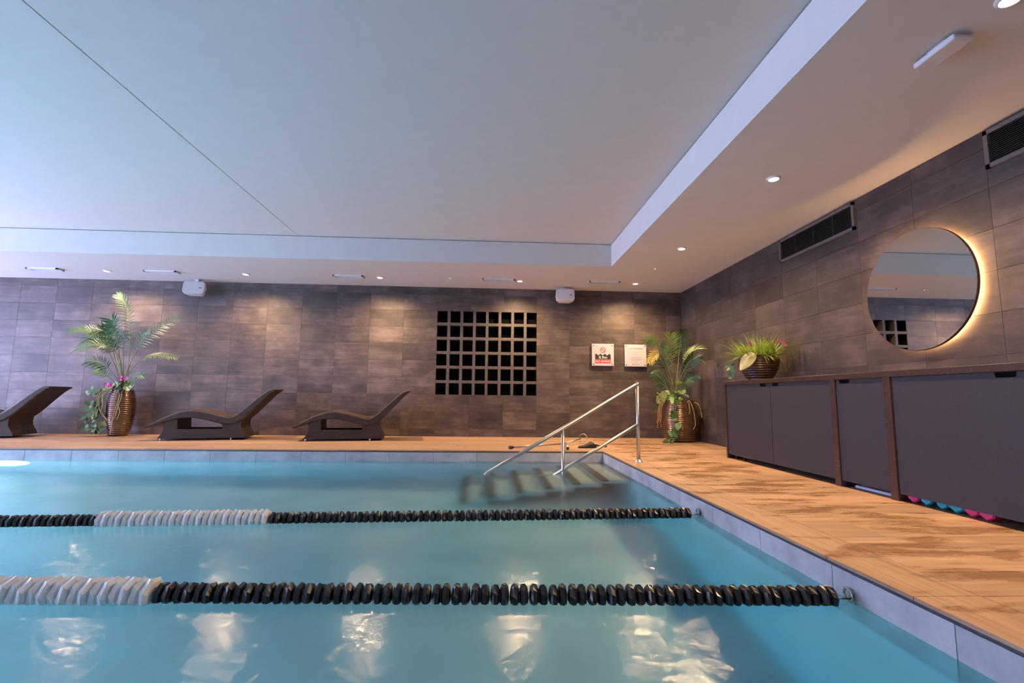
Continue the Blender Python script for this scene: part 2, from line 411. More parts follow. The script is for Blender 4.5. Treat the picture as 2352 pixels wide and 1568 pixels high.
wall_front = part('wall_front', wf, M_PLASTER, kind='structure'); tag(wall_front, 'plain plastered wall on the near side of the pool', 'wall')

# ------------------------------------------------------------------ ceiling: soffit ring, upstands, two raised panels
ceil = thing('ceiling', 'white raised ceiling with a shadow gap and lowered soffit border', 'ceiling', (0, 3, ZC), kind='structure')
ELX, EFY = -8.9, -1.0
sf = MB()
sf.box(EX, XR + .3, YF - .2, YB + .3, ZS, ZS + .1); sf.box(XL - .2, ELX, YF - .2, YB + .3, ZS, ZS + .1)
part('soffit', sf, M_PLASTER, ceil)
part('soffit', MB().box(ELX, EX, EY, YB + .3, ZS, ZS + .1).box(ELX, EX, YF - .2, EFY, ZS, ZS + .1), M_PLASTER, ceil)
g = .008
part('upstand', MB().box(EX, EX + .05, EFY, EY + .05, ZS + .1, ZC - g), M_PLASTER, ceil)
part('upstand', MB().box(ELX, EX, EY, EY + .05, ZS + .1, ZC - g), M_PLASTER, ceil)
part('upstand', MB().box(ELX - .05, ELX, EFY, EY + .05, ZS + .1, ZC - g).box(ELX, EX, EFY - .05, EFY, ZS + .1, ZC - g), M_PLASTER, ceil)
part('ceiling_panel', MB().box(SEAM + .005, EX + .06, EFY - .05, EY + .06, ZC, ZC + .03), M_PLASTER, ceil)
part('ceiling_panel', MB().box(ELX - .06, SEAM - .005, EFY - .05, EY + .06, ZC, ZC + .03), M_PLASTER, ceil)
part('shadow_gap', MB().box(EX + .012, EX + .06, EFY, EY + .06, ZC - g, ZC).box(ELX, EX + .06, EY + .012, EY + .06, ZC - g, ZC)
     .box(SEAM - .006, SEAM + .006, EFY, EY, ZC + .012, ZC + .028), M_BLACK, ceil)
part('roof_slab', MB().box(XL - .3, XR + .5, YF - .3, YB + .5, ZC + .1, ZC + .3), M_PLASTER, ceil)

# ------------------------------------------------------------------ floor: slab and wood planks
fl = MB(); pt = .014
fl.box(PX + .012, XR + .3, YF, YB + .1, -.25, -pt); fl.box(XL - .1, PX + .012, PY + .012, YB + .1, -.25, -pt)
fl.box(XL - .1, PX + .012, YF, PFY - .012, -.25, -pt); fl.box(XL - .1, PLX - .012, PFY - .012, PY + .012, -.25, -pt)
floor = part('floor', fl, M_GROUT, kind='structure'); tag(floor, 'wood plank pool deck with wet patches', 'floor')
BW = .257
def planks(rows, x0, x1, seed):
    rr = random.Random(seed)
    for a, b in zip(rows, rows[1:]):
        x = x0 - rr.uniform(0, 1.1); cuts = [x0]
        while x < x1:
            if x > x0 + .12 and x < x1 - .12: cuts.append(x)
            x += 1.2
        cuts.append(x1)
        for p, q in zip(cuts, cuts[1:]):
            inst('plank', tile_mesh('xy', q - p - .003, b - a - .003, pt, M_WOODX), ((p+q)/2, (a+b)/2, -pt), floor)
planks(lines(-.3, PY + BW, 1.745, .2475), PX + BW, XR, 3)
planks(lines(PY + BW, YB + .004, PY + BW, .24), XL, XR, 5)
for a, b in zip(lines(-.3, PY, .55, 1.2), lines(-.3, PY, .55, 1.2)[1:]):
    inst('plank', tile_mesh('xy', BW - .003, b - a - .003, pt, M_WOODY), (PX + BW/2, (a+b)/2, -pt), floor)
for a, b in zip(lines(XL, PX + BW, .5, 1.2), lines(XL, PX + BW, .5, 1.2)[1:]):
    inst('plank', tile_mesh('xy', b - a - .003, BW - .003, pt, M_WOODX), ((a+b)/2, PY + BW/2, -pt), floor)
nd = MB().box(XL - .1, PX + BW, YF, PFY, -pt, 0).box(XL - .1, PLX, PFY, PY, -pt, 0).box(PX + BW, XR, YF, -.3, -pt, 0).box(PX, PX + BW, YF, -.3, -pt, 0)
part('plank', nd, M_WOODX, floor)
trim = part('trim_1', MB().box(PX + .004, PX + .02, PFY, PY, -.024, -pt).box(PLX, PX + .02, PY + .004, PY + .02, -.024, -pt), M_DARKMETAL, kind='structure')
tag(trim, 'thin dark metal trim under the deck edge around the pool', 'trim')

# ------------------------------------------------------------------ pool
pb = MB(); t = .3
pb.box(PX + T, PX + t, PFY - t, PY + t, ZP - .2, -.26); pb.box(PLX - t, PLX - T, PFY - t, PY + t, ZP - .2, -.26)
pb.box(PLX - T, PX + T, PY + T, PY + t, ZP - .2, -.26); pb.box(PLX - T, PX + T, PFY - t, PFY - T, ZP - .2, -.26)
pb.box(PLX - t, PX + t, PFY - t, PY + t, ZP - .3, ZP)
pb.box(PX, PX + T, PFY, PY, ZP, -.326); pb.box(PLX, PX, PY, PY + T, ZP, -.326); pb.box(PLX - T, PLX, PFY, PY, ZP, -.3); pb.box(PLX, PX, PFY - T, PFY, ZP, -.3)
pool = part('pool_basin', pb, M_POOL, kind='structure'); tag(pool, 'sunken swimming pool lined with blue grey stone', 'pool')
tiles(pool, 'tile', 'yz', lines(PFY, PY, 1.597, .567), [-.325, -.025], lambda a, b: (PX + T, a, b), T, M_SLATE)
tiles(pool, 'tile', 'xz', lines(PLX, PX, -1.237, .562), [-.325, -.025], lambda a, b: (a, PY + T, b), T, M_SLATE)
wx0, wx1, wy0, wy1, wz0 = PLX - .03, PX + .03, PFY - .03, PY + .03, ZP - .05
wm = MB().add([(wx0,wy0,ZW),(wx1,wy0,ZW),(wx1,wy1,ZW),(wx0,wy1,ZW)], [(0,1,2,3)], True)      # flat surface, smooth normals
for q in ([(wx0,wy0,wz0),(wx0,wy1,wz0),(wx1,wy1,wz0),(wx1,wy0,wz0)], [(wx0,wy0,wz0),(wx1,wy0,wz0),(wx1,wy0,ZW),(wx0,wy0,ZW)], [(wx1,wy0,wz0),(wx1,wy1,wz0),(wx1,wy1,ZW),(wx1,wy0,ZW)],
          [(wx1,wy1,wz0),(wx0,wy1,wz0),(wx0,wy1,ZW),(wx1,wy1,ZW)], [(wx0,wy1,wz0),(wx0,wy0,wz0),(wx0,wy0,ZW),(wx0,wy1,ZW)]): wm.add(q, [(0,1,2,3)])
wme = wm.mesh('pool_water', None); wme.clear_geometry(); wme.from_pydata(wm.v, [], wm.f); wme.polygons.foreach_set('use_smooth', wm.sm); wme.materials.append(M_WATER)
water = bpy.data.objects.new('pool_water', wme); COL.objects.link(water); water['kind'] = 'stuff'
tag(water, 'clear teal pool water lit from below', 'water')
steps = thing('pool_steps', 'pale underwater entry steps in the far pool corner below the handrail', 'steps', (.8, 5.8, ZP), kind='structure')
SY0 = 5.16
for k in range(6):
    x1 = PX - .02 - .30*k; z = -.27 - .18*k
    if z < ZP + .05: break
    part('tread', MB().box(x1 - .30, x1, SY0, PY, z - .18, z), M_STEP, steps)
    part('nosing', MB().box(x1 - .306, x1 - .22, SY0 - .004, PY, z - .10, z + .004), M_NOSE, steps)

# ------------------------------------------------------------------ lamps
def downlight(x, y, label, on=True):
    d = thing('downlight', label, 'light', (x, y, ZS), 'recessed downlights in the soffit')
    part('trim_ring', MB().lathe([(.0405, -.001), (.0415, -.014), (.044, -.0155), (.054, -.010), (.059, -.002), (.059, .002)], (x, y, ZS), 24), M_WHITE, d)
    part('lens', MB().lathe([(.0001, -.003), (.0405, -.002)], (x, y, ZS), 16), M_LAMP, d)
    li = bpy.data.lights.new('downlight_beam', 'SPOT'); li.energy = LAMP_W; li.color = WARM
    li.spot_size = math.radians(157); li.spot_blend = 1.0; li.shadow_soft_size = .040
    li.cycles.is_caustics_light = True
    lo = bpy.data.objects.new('beam', li); COL.objects.link(lo); lo.parent = d; lo.location = (0, 0, -.02)
BACK_L = [(-8.38, 'outside the frame beyond the leftmost lounger'), (-6.19, 'above the tall potted palm'), (-3.99, 'above the middle lounger'),
          (-1.807, 'above the right lounger'), (.53, 'above the right part of the black lattice'), (2.52, 'above the white lone swimmer notice')]
for x, s in BACK_L[1:]: downlight(x, 7.945, 'glowing round recessed downlight in the far soffit ' + s)
for y, s in ((5.98, 'farthest along the right soffit'), (3.95, 'in the middle of the right soffit before the air vent'), (2.005, 'at the top right edge past the emergency light')):
    downlight(2.52, y, 'glowing round recessed downlight ' + s)

def uwlamp(x, y, z, d, label, e, ax='y'):
    """round flush lamp in a pool wall, shining along d*ax"""
    o = thing('underwater_light', label, 'light', (x, y, z), 'underwater pool lights')
    pr = [(.0001, .022), (.15, .022), (.205, .012)]
    part('lens', MB().lathe([(r, h*d) for r, h in pr], (x, y, z), 28, ax), M_UW, o)
    part('rim', MB().lathe([(.205, .004*d), (.208, .02*d), (.228, .016*d), (.234, .001*d)], (x, y, z), 28, ax), M_STEEL, o)
    li = bpy.data.lights.new('underwater_beam', 'SPOT'); li.energy = e; li.color = UW_COL
    li.spot_size = math.radians(118); li.spot_blend = .6; li.shadow_soft_size = .1
    li.cycles.is_caustics_light = True
    lo = bpy.data.objects.new('beam', li); COL.objects.link(lo); lo.parent = o; lo.location = (0, .05*d, 0) if ax == 'y' else (.05*d, 0, 0)
    lo.rotation_euler = (math.radians(90*d), 0, 0) if ax == 'y' else (0, math.radians(-90*d), 0)
uwlamp(-5.88, PY, -.50, -1, 'bright round underwater lamp in the far pool wall below the tall palm', UW_W*1.5)
uwlamp(-5.9, PFY, -.60, 1, 'added underwater lamp in the near pool wall, unseen below the picture', UW_W*.4)  # added out of view to light the pool
for y, s in ((1.7, 'nearer the camera side'), (4.7, 'nearer the loungers')):
    uwlamp(PLX, y, -.60, 1, 'added unseen underwater lamp in the end wall of the pool under the windows, ' + s, UW_W*.8, 'x')  # unseen lamps, added to brighten the pool, its right side and the ceiling

# ------------------------------------------------------------------ soffit fittings
for x0, x1, s in ((-7.353, -6.874, 'nearest the left end of the far soffit'), (-5.55, -5.05, 'between the palm and the left speaker'), (-2.557, -2.07, 'left of the black lattice'),
               (-.103, .444, 'above the black lattice'), (1.696, 2.22, 'above the red no diving sign')):
    y0, y1 = 7.835, 7.975
    d = thing('slot_diffuser', 'white rectangular slot air diffuser in the soffit ' + s, 'vent', ((x0+x1)/2, 7.905, ZS), 'slot diffusers in the far soffit')
    f = MB().box(x0, x1, y0, y0+.022, ZS-.024, ZS+.001).box(x0, x1, y1-.022, y1, ZS-.024, ZS+.001).box(x0, x0+.022, y0, y1, ZS-.024, ZS+.001).box(x1-.022, x1, y0, y1, ZS-.024, ZS+.001)
    part('frame', f, M_WHITE, d)
    part('backing', MB().box(x0+.02, x1-.02, y0+.02, y1-.02, ZS-.002, ZS-.0005), M_GREYPL, d)
    for k in range(3):
        yy = y0 + .044 + k*.026
        part('slat', MB().box(x0+.022, x1-.022, yy-.004, yy+.004, ZS-.022, ZS-.002), M_WHITE, d)
for x, y, s in ((-.64, 7.875, 'above the left edge of the black lattice'), (2.52, 6.972, 'between the corner downlights')):
    d = thing('ceiling_sensor', 'tiny green lit ceiling sensor ' + s, 'sensor', (x, y, ZS), 'ceiling sensors')
    part('housing', MB().lathe([(.022, 0), (.022, -.006), (.014, -.012), (.0001, -.012)], (x, y, ZS), 16), M_PLASTER, d)
    part('indicator', MB().lathe([(.007, -.012), (.005, -.016), (.0001, -.017)], (x, y, ZS), 10), M_GREENLED, d)
em = thing('emergency_light', 'white oblong emergency light fitting on the right soffit', 'light', (2.5, 2.335, ZS))
part('body', MB().bbox(2.437, 2.558, 2.213, 2.46, ZS-.05, ZS-.016, .012, 3), M_WHITE, em)
part('mounting_plate', MB().box(2.46, 2.535, 2.285, 2.385, ZS-.018, ZS), M_WHITE, em)

# ------------------------------------------------------------------ speakers
def speaker(cx, cz, rz, label):
    y = YB - .20; s = thing('wall_speaker', label, 'speaker', (cx, YB, cz), 'wall speakers')
    R = Matrix.Translation((cx, y, cz)) @ Matrix.Rotation(rz, 4, 'Z') @ Matrix.Rotation(math.radians(-14), 4, 'X')
    w, h = .165, .108
    def outline(w, h, r, n=5):
        P = []
        for sx, sz, a0 in ((1, 1, 0), (-1, 1, 90), (-1, -1, 180), (1, -1, 270)):
            for k in range(n + 1):
                a = math.radians(a0 + 90*k/n); P.append((sx*(w - r) + r*math.cos(a), sz*(h - r) + r*math.sin(a)))
        return P
    secs = [(.985, -.100), (1., -.085), (.98, -.02), (.72, .10), (.66, .11)]
    P = outline(w, h, .045); n = len(P); V = []
    for k, d in secs: V += [R @ Vector((a*k, d, b*k)) for a, b in P]
    F = [(i*n+j, i*n+(j+1)%n, (i+1)*n+(j+1)%n, (i+1)*n+j) for i in range(len(secs)-1) for j in range(n)]
    b = MB().add(V, F, True); b.f += [tuple(range(n)), tuple(range((len(secs)-1)*n, len(secs)*n))]; b.sm += [False, False]
    part('cabinet', b, M_WHITE, s)
    V = [R @ Vector((a*.93, -.104, c*.9)) for a, c in P] + [R @ Vector((a*.93, -.096, c*.9)) for a, c in P]
    g = MB().add(V, [tuple(range(n))] + [(j, (j+1)%n, n+(j+1)%n, n+j) for j in range(n)])
    part('grille', g, M_WHITE, s)
    q = MB(); V = [R @ Vector(p) for p in ((.075, -.107, -.014), (.125, -.107, -.014), (.125, -.107, -.004), (.075, -.107, -.004), (.075, -.1, -.014), (.125, -.1, -.014), (.125, -.1, -.004), (.075, -.1, -.004))]
    part('badge', q.add(V, [(0,3,2,1),(4,5,6,7),(0,1,5,4),(1,2,6,5),(2,3,7,6),(3,0,4,7)]), M_DARKMETAL, s)
    arc = [R @ Vector((.158*math.cos(a), .0, -.01 + .185*math.sin(a))) for a in [math.radians(x) for x in range(0, 181, 15)]]
    part('bracket', MB().tube(arc, .011, 8), M_WHITE, s)
    top = R @ Vector((0, 0, .175))
    part('wall_mount', MB().bbox(cx - .032, cx + .032, top.y - .03, top.y + .03, top.z - .025, ZS, .005, 2).box(cx - .045, cx + .045, top.y - .045, top.y + .045, ZS - .008, ZS), M_WHITE, s)
speaker(-5.04, 2.475, math.radians(14), 'white bracketed wall speaker beside the tall palm')
speaker(1.37, 2.49, math.radians(-4), 'white bracketed wall speaker between the black lattice and the signs')

# ------------------------------------------------------------------ stone lattice in the back wall
la = thing('stone_lattice', 'square grid lattice of dark stone bars with black openings in far wall', 'lattice', ((GX0+GX1)/2, YB, GZ0))
bw = .05; cw = (GX1 - GX0 - 7*bw)/8; chh = (GZ1 - GZ0 - 5*bw)/6
for k in range(7):
    x = GX0 + (k+1)*cw + k*bw
    part('upright_bar', MB().box(x, x + bw, YB + .004, YB + .16, GZ0, GZ1), M_LATT, la)
for k in range(5):
    z = GZ0 + (k+1)*chh + k*bw
    part('cross_bar', MB().box(GX0, GX1, YB + .003, YB + .15, z, z + bw), M_LATT, la)
part('back_panel', MB().box(GX0, GX1, YB + .165, YB + .18, GZ0, GZ1), M_BLACK, la)
part('reveal', MB().box(GX0 - .001, GX0 + .004, YB + .006, YB + .165, GZ0, GZ1).box(GX1 - .004, GX1 + .001, YB + .006, YB + .165, GZ0, GZ1)
     .box(GX0, GX1, YB + .006, YB + .165, GZ0 - .001, GZ0 + .004).box(GX0, GX1, YB + .006, YB + .165, GZ1 - .004, GZ1 + .001), M_BLACK, la)

# ------------------------------------------------------------------ signs
def text_mesh(body, size, bold=0.0):
    cu = bpy.data.curves.new('txt', 'FONT'); cu.body = body; cu.size = size; cu.align_x = 'CENTER'; cu.align_y = 'CENTER'; cu.extrude = .0008; cu.offset = bold; cu.resolution_u = 3
    ob = bpy.data.objects.new('txt', cu); COL.objects.link(ob)
    dg = bpy.context.evaluated_depsgraph_get(); dg.update()
    me = bpy.data.meshes.new_from_object(ob.evaluated_get(dg)); bpy.data.objects.remove(ob); bpy.data.curves.remove(cu)
    return me
def text(parent, name, body, cx, cz, y, size, mat, fitw=None, bold=0.):
    me = text_mesh(body, size, bold); xs = [v.co.x for v in me.vertices]
    k = fitw/(max(xs) - min(xs)) if fitw else 1
    me.materials.clear(); me.materials.append(mat)
    o = inst(name, me, (cx, y, cz), parent, rot=(math.radians(90), 0, 0), scale=(k, 1, 1)); return o
def signboard(x0, z0, label):
    s = thing('wall_sign', label, 'sign', (x0 + .2, YB, z0))
    part('panel', MB().bbox(x0, x0 + .4, YB - .042, YB - .030, z0, z0 + .4, .003, 2), M_SIGN, s)
    for a in (.03, .37):
        for b in (.03, .37):
            part('standoff', MB().lathe([(.0001, -.048), (.009, -.048), (.010, -.045), (.010, 0)], (x0 + a, YB, z0 + b), 14, 'y'), M_DARKMETAL, s)
    return s
s1 = signboard(1.889, 1.277, 'square white no diving sign with red band and 0.9m depth')
yf = YB - .0425
X, Z = 1.889, 1.277
fr = MB()
for a, b, c, d in ((.055, .345, .345, .348), (.055, .058, .05, .348), (.342, .345, .05, .348)): fr.box(X+a, X+b, yf-.0004, yf+.001, Z+c, Z+d)
part('border_line', fr, M_PRINTF, s1)
P = [(.058, .118)] + [(.058 + .284*i/48, .205 + .014*math.sin(2*math.pi*(i/48*3.6 + .02))) for i in range(49)] + [(.342, .118)]
part('water_symbol', MB().ngon([(X+a, Z+b) for a, b in P], yf - .0008, yf + .001, lambda a, b, d: (a, d, b)), M_SBROWN, s1)
part('red_band', MB().box(X + .058, X + .342, yf - .0008, yf + .001, Z + .048, Z + .113), M_RED, s1)
part('prohibition_ring', MB().lathe([(.040, -.0012), (.050, -.0012), (.050, 0), (.040, 0)], (X + .2, yf, Z + .285), 36, 'y', closed=True).add(
    [(X + .2 + a, yf - .0013, Z + .285 + b) for a, b in ((-.034, .028), (-.028, .034), (.034, -.028), (.028, -.034))], [(0, 1, 2, 3)]), M_RED, s1)
dv = MB().lathe([(.0001, -.001), (.007, -.001)], (X + .217, yf, Z + .272), 14, 'y')
dv.add([(X + .2 + a, yf - .0009, Z + .285 + b) for a, b in ((-.030, .006), (-.022, .012), (-.002, .004), (.014, -.006), (.010, -.014), (-.004, -.006))], [(0,1,2,3,4,5)])
dv.add([(X + .2 + a, yf - .0009, Z + .285 + b) for a, b in ((-.004, -.004), (.012, -.026), (.018, -.024), (.006, -.002))], [(0,1,2,3)])
part('diver_symbol', dv, M_PRINTG, s1)
text(s1, 'depth_lettering', '0.9m', X + .2, Z + .152, yf - .001, .066, M_PRINTW, .148, .0006)
text(s1, 'warning_lettering', 'NO DIVING', X + .2, Z + .080, yf - .001, .05, M_PRINTW, .262, .0004)
s2 = signboard(2.488, 1.273, 'square white lone swimmer notice with faint text lines')
X, Z = 2.488, 1.273
text(s2, 'heading_lettering', 'LONE SWIMMER', X + .2, Z + .325, yf - .0006, .034, M_PRINTG, .262)
for w, z, c in ((.31, .268, M_PRINTF), (.12, .245, M_PRINTF), (.11, .215, M_PRINTF), (.11, .188, M_PRINTF), (.22, .156, M_PRINTG), (.21, .126, M_PRINTG), (.13, .108, M_PRINTF), (.10, .075, M_PRINTF)):
    part('text_line', MB().box(X + .2 - w/2, X + .2 + w/2, yf - .0005, yf + .001, Z + z - .003, Z + z + .003), c, s2)
for k in range(4):
    part('icon', MB().lathe([(.0001, -.0006), (.010, -.0006), (.010, .001)], (X + .148 + .036*k, yf, Z + .04), 12, 'y'), M_RUST if k == 0 else M_PRINTF, s2)

# ------------------------------------------------------------------ wall vents
def vent(y0, y1, z0, z1, label):
    v = thing('wall_vent', label, 'vent', (XR, (y0+y1)/2, z0), 'long louvred wall vents')
    fw_ = .030; x0 = XR - .022
    part('frame', MB().box(x0, XR, y0, y1, z0, z0+fw_).box(x0, XR, y0, y1, z1-fw_, z1).box(x0, XR, y0, y0+fw_, z0, z1).box(x0, XR, y1-fw_, y1, z0, z1), M_VENT, v)
    part('backing', MB().box(XR - .003, XR, y0+fw_, y1-fw_, z0+fw_, z1-fw_), M_BLACK, v)
    n = 15; h = (z1 - z0 - 2*fw_)/n
    me = None
    for k in range(n):
        z = z0 + fw_ + (k + .5)*h
        part('slat', MB().add([(XR-.018, y0+fw_, z-.004), (XR-.018, y1-fw_, z-.004), (XR-.004, y1-fw_, z+.004), (XR-.004, y0+fw_, z+.004),
                               (XR-.018, y0+fw_, z-.0012), (XR-.018, y1-fw_, z-.0012), (XR-.004, y1-fw_, z+.0068), (XR-.004, y0+fw_, z+.0068)],
                              [(0,3,2,1),(4,5,6,7),(0,1,5,4),(1,2,6,5),(2,3,7,6),(3,0,4,7)]), M_LOUV, v)
    for k in range(1, 4):
        y = y0 + (y1 - y0)*k/4
        part('divider', MB().box(XR-.014, XR-.003, y-.002, y+.002, z0+fw_, z1-fw_), M_LOUV, v)
vent(4.333, 5.535, 2.362, 2.640, 'long dark louvred air vent high on the wall before the round mirror')
vent(1.90, 3.095, 2.362, 2.640, 'dark louvred air vent at the picture edge past the round mirror')

# ------------------------------------------------------------------ round backlit mirror
MY, MZ, MR = 3.6875, 1.6135, .502
mi = thing('round_mirror', 'large round frameless mirror glowing with a warm halo', 'mirror', (XR, MY, MZ))
fx = XR - .0667
part('glass', MB().lathe([(.0001, 0), (MR - .004, 0)], (fx - .0003, MY, MZ), 72, 'x', smooth=False), M_MIRROR, mi)
part('rim', MB().lathe([(MR - .006, 0), (MR - .002, -.001), (MR, .002), (MR, .021), (MR - .004, .023), (.0001, .023)], (fx, MY, MZ), 72, 'x'), M_RIM, mi)
part('backing', MB().lathe([(.40, .022), (.40, .0667)], (fx, MY, MZ), 64, 'x'), M_INNER, mi)
part('led_carrier', MB().lathe([(.40, .030), (.462, .030), (.462, .0395), (.40, .0395)], (fx, MY, MZ), 72, 'x', closed=True), M_DARKMETAL, mi)
part('led_strip', MB().lathe([(.452, .040), (.462, .040), (.462, .046), (.452, .046)], (fx, MY, MZ), 64, 'x', closed=True), M_LED, mi)

# ------------------------------------------------------------------ storage counter
ct = thing('counter_top', 'long brown speckled stone counter top with upright dividers along the wall', 'counter', (3.25, 3.7, 0))
YE = 5.797
part('slab', MB().bbox(CX, XR - .001, 1.35, YE, .877, CT, .002, 1), M_QUARTZ, ct)
part('end_panel', MB().box(CX, XR - .001, YE - .030, YE, 0, .877), M_QUARTZ, ct)
for y0, y1 in ((3.905, 3.966), (3.350, 3.414), (1.35, 1.41)):
    part('divider_panel', MB().box(CX, XR - .001, y0, y1, 0, .877), M_QUARTZ, ct)
DX = CX + .010
def door_mb(y0, y1, hy0, hy1):
    z0, z1, hz, r = .052, .874, .842, .014
    P = [(y0, z0), (y1, z0), (y1, z1), (hy1, z1), (hy1, hz + r), (hy1 - r*.3, hz + r*.3), (hy1 - r, hz), (hy0 + r, hz), (hy0 + r*.3, hz + r*.3), (hy0, hz + r), (hy0, z1), (y0, z1)]
    return MB().ngon(P, DX, DX + .018, lambda a, b, d: (d, a, b))
def cabinet(y0, y1, doors, label):
    c = thing('storage_cabinet', label, 'cabinet', (3.25, (y0+y1)/2, 0), 'storage cabinets under the counter')
    part('carcass', MB().box(CX + .03, XR - .02, y0, y0 + .012, .05, .876).box(CX + .03, XR - .02, y1 - .012, y1, .05, .876)
         .box(XR - .03, XR - .015, y0, y1, .05, .876).box(CX + .06, XR - .03, y0 + .012, y1 - .012, .5, .515).box(CX + .03, XR - .03, y0 + .012, y1 - .012, .870, .876), M_INNER, c)
    for d in doors:
        dr = part('door', door_mb(*d), M_CAB, c)
        part('finger_pull', MB().box(DX + .016, DX + .024, d[2] - .004, d[3] + .004, .836, .8735), M_BLACK, dr)
    return c
c1 = cabinet(3.968, 5.765, [(4.852, 5.762, 4.921, 5.035), (3.972, 4.846, 4.707, 4.813)], 'double door dark grey cabinet under the counter, below the grassy bowl')
c2 = cabinet(3.416, 3.903, [(3.418, 3.901, 3.754, 3.865)], 'narrow single door dark grey cabinet between two stone dividers')
c3 = cabinet(1.412, 3.348, [(2.382, 3.344, 2.514, 2.630), (1.416, 2.376, 2.13, 2.246)], 'wide dark grey cabinet below the round mirror with foam dumbbells showing underneath')
for y in (5.70, 5.52):
    w = part('caster', MB().lathe([(.0001, -.012), (.017, -.012), (.020, -.008), (.020, .008), (.017, .012), (.0001, .012)], (3.0, y, .020), 16, 'x').box(2.985, 3.015, y - .008, y + .008, .034, .051), M_RUBBER, c1)
part('glide_rail', MB().box(2.955, 2.965, 5.25, 5.72, .046, .052), M_STEEL, c1)

def dumbbell(x, y, r, mat, name, label, rz=0):
    d = thing('foam_dumbbell', label, 'dumbbell', (x + .12, y, 0), 'foam dumbbells under the wide cabinet')
    P = [(r*math.sin(math.radians(60*k + 180)), r*math.cos(math.radians(60*k + 180))) for k in range(6)]
    for x0 in (x, x + .17):
        m = MB(); n = 6; V = []
        for q, k in ((0, .86), (.012, 1.), (.058, 1.), (.07, .86)): V += [(x0 + q, y + a*k, r + b*k + .001) for a, b in P]
        F = [(i*n+j, i*n+(j+1)%n, (i+1)*n+(j+1)%n, (i+1)*n+j) for i in range(3) for j in range(n)] + [tuple(range(n)), tuple(range(3*n, 4*n))]
        part('foam_head', m.add(V, F), mat, d)
    part('grip', MB().tube([(x + .06, y, r), (x + .18, y, r)], .016, 12), M_GREYPL, d)
dumbbell(2.975, 3.290, .050, M_MAGENTA, 'p', 'pink foam dumbbell right against the stone divider under the cabinet')
dumbbell(2.985, 3.200, .045, M_TEAL, 't', 'teal foam dumbbell beside the pink one nearest the stone divider')
dumbbell(2.985, 3.087, .042, M_TEAL, 't', 'small teal foam dumbbell left of the larger teal one under the cabinet')
dumbbell(2.975, 2.985, .060, M_TEAL, 't', 'largest teal foam dumbbell in the middle under the wide cabinet')
dumbbell(2.975, 2.885, .050, M_MAGENTA, 'p', 'pink foam dumbbell touching the largest teal one under the cabinet')
dumbbell(2.975, 2.795, .050, M_MAGENTA, 'p', 'pink foam dumbbell farthest right in the row under the cabinet')
dumbbell(2.985, 2.40, .050, M_TEAL, 't', 'teal foam dumbbell at the picture edge under the wide cabinet')
fb = part('foam_board', MB().bbox(3.005, 3.35, 3.44, 3.86, .001, .022, .008, 2), M_FOAMW, loc=(3.1, 3.6, 0))
tag(fb, 'pale white foam board lying under the narrow cabinet', 'kickboard')

# ------------------------------------------------------------------ handrail
HY = 5.375
hr = thing('pool_handrail', 'tubular stainless steel handrail sloping from the deck into the pool', 'handrail', (1.70, HY, 0))
R0 = .0205
part('top_rail', MB().tube([(1.704, HY, .858), (.02, HY, -.130), (.004, HY, -.145), (-.006, HY, -.165), (-.008, HY, -.20), (-.008, HY, -1.165)], R0, 16), M_STEEL, hr)
part('post', MB().tube([(1.704, HY, 0), (1.704, HY, .845)], R0, 16), M_STEEL, hr)
part('mid_post', MB().tube([(.855, HY, .350), (.855, HY, -.629)], R0*.97, 16), M_STEEL, hr)
part('lower_rail', MB().tube([(1.704, HY, .410), (.52, HY, -.2855)], R0*.93, 16), M_STEEL, hr)
part('elbow', MB().lathe([(.0001, -.0245), (.0120, -.0215), (.0205, -.0120), (.0230, 0), (.0205, .0120), (.0120, .0215), (.0001, .0245)], (1.704, HY, .856), 16), M_STEEL, hr)
part('base_flange', MB().lathe([(.021, .030), (.026, .022), (.040, .008), (.048, .006), (.048, 0)], (1.704, HY, 0), 24), M_STEEL, hr)

# ------------------------------------------------------------------ crutch and black cuff lying on the deck
crt = thing('forearm_crutch', 'grey metal forearm crutch lying on the deck behind the handrail', 'crutch', (.8, 6.95, 0))
A, B = Vector((.338, 6.62, .022)), Vector((1.19, 7.16, .030)); C_ = Vector((1.455, 7.45, .075))
part('shaft', MB().tube([A, B], .013, 12), M_GREYTUBE, crt)
part('rubber_tip', MB().tube([A - (B-A).normalized()*.02, A, A + (B-A).normalized()*.045], [.022, .022, .017], 12), M_RUBBER, crt)
part('upper_tube', MB().tube([B, C_], .012, 12), M_GREYTUBE, crt)
part('hand_grip', MB().tube([B, (1.155, 6.86, .034), (1.10, 6.50, .030)], [.014, .016, .017], 12), M_GREYTUBE, crt)
part('grip_end', MB().tube([(1.10, 6.50, .030), (1.093, 6.455, .030)], .018, 12), M_RUBBER, crt)
cuffc = C_ + Vector((.04, -.02, .0))
cuff = [cuffc + Vector((.055*math.cos(a), -.01*math.cos(a), .062*math.sin(a) + .01)) for a in [math.radians(x) for x in range(-150, 151, 15)]]
m = MB(); V = []
for p in cuff:
    dr = (p - cuffc).normalized(); ax = Vector((.3, .95, 0)).normalized()
    for q, t_ in ((-.03, 0), (.03, 0), (.03, .006), (-.03, .006)): V.append(p + ax*q + dr*t_)
m.add(V, [(i*4+j, i*4+(j+1)%4, (i+1)*4+(j+1)%4, (i+1)*4+j) for i in range(len(cuff)-1) for j in range(4)], True)
part('arm_cuff', m, M_GREYPL, crt)
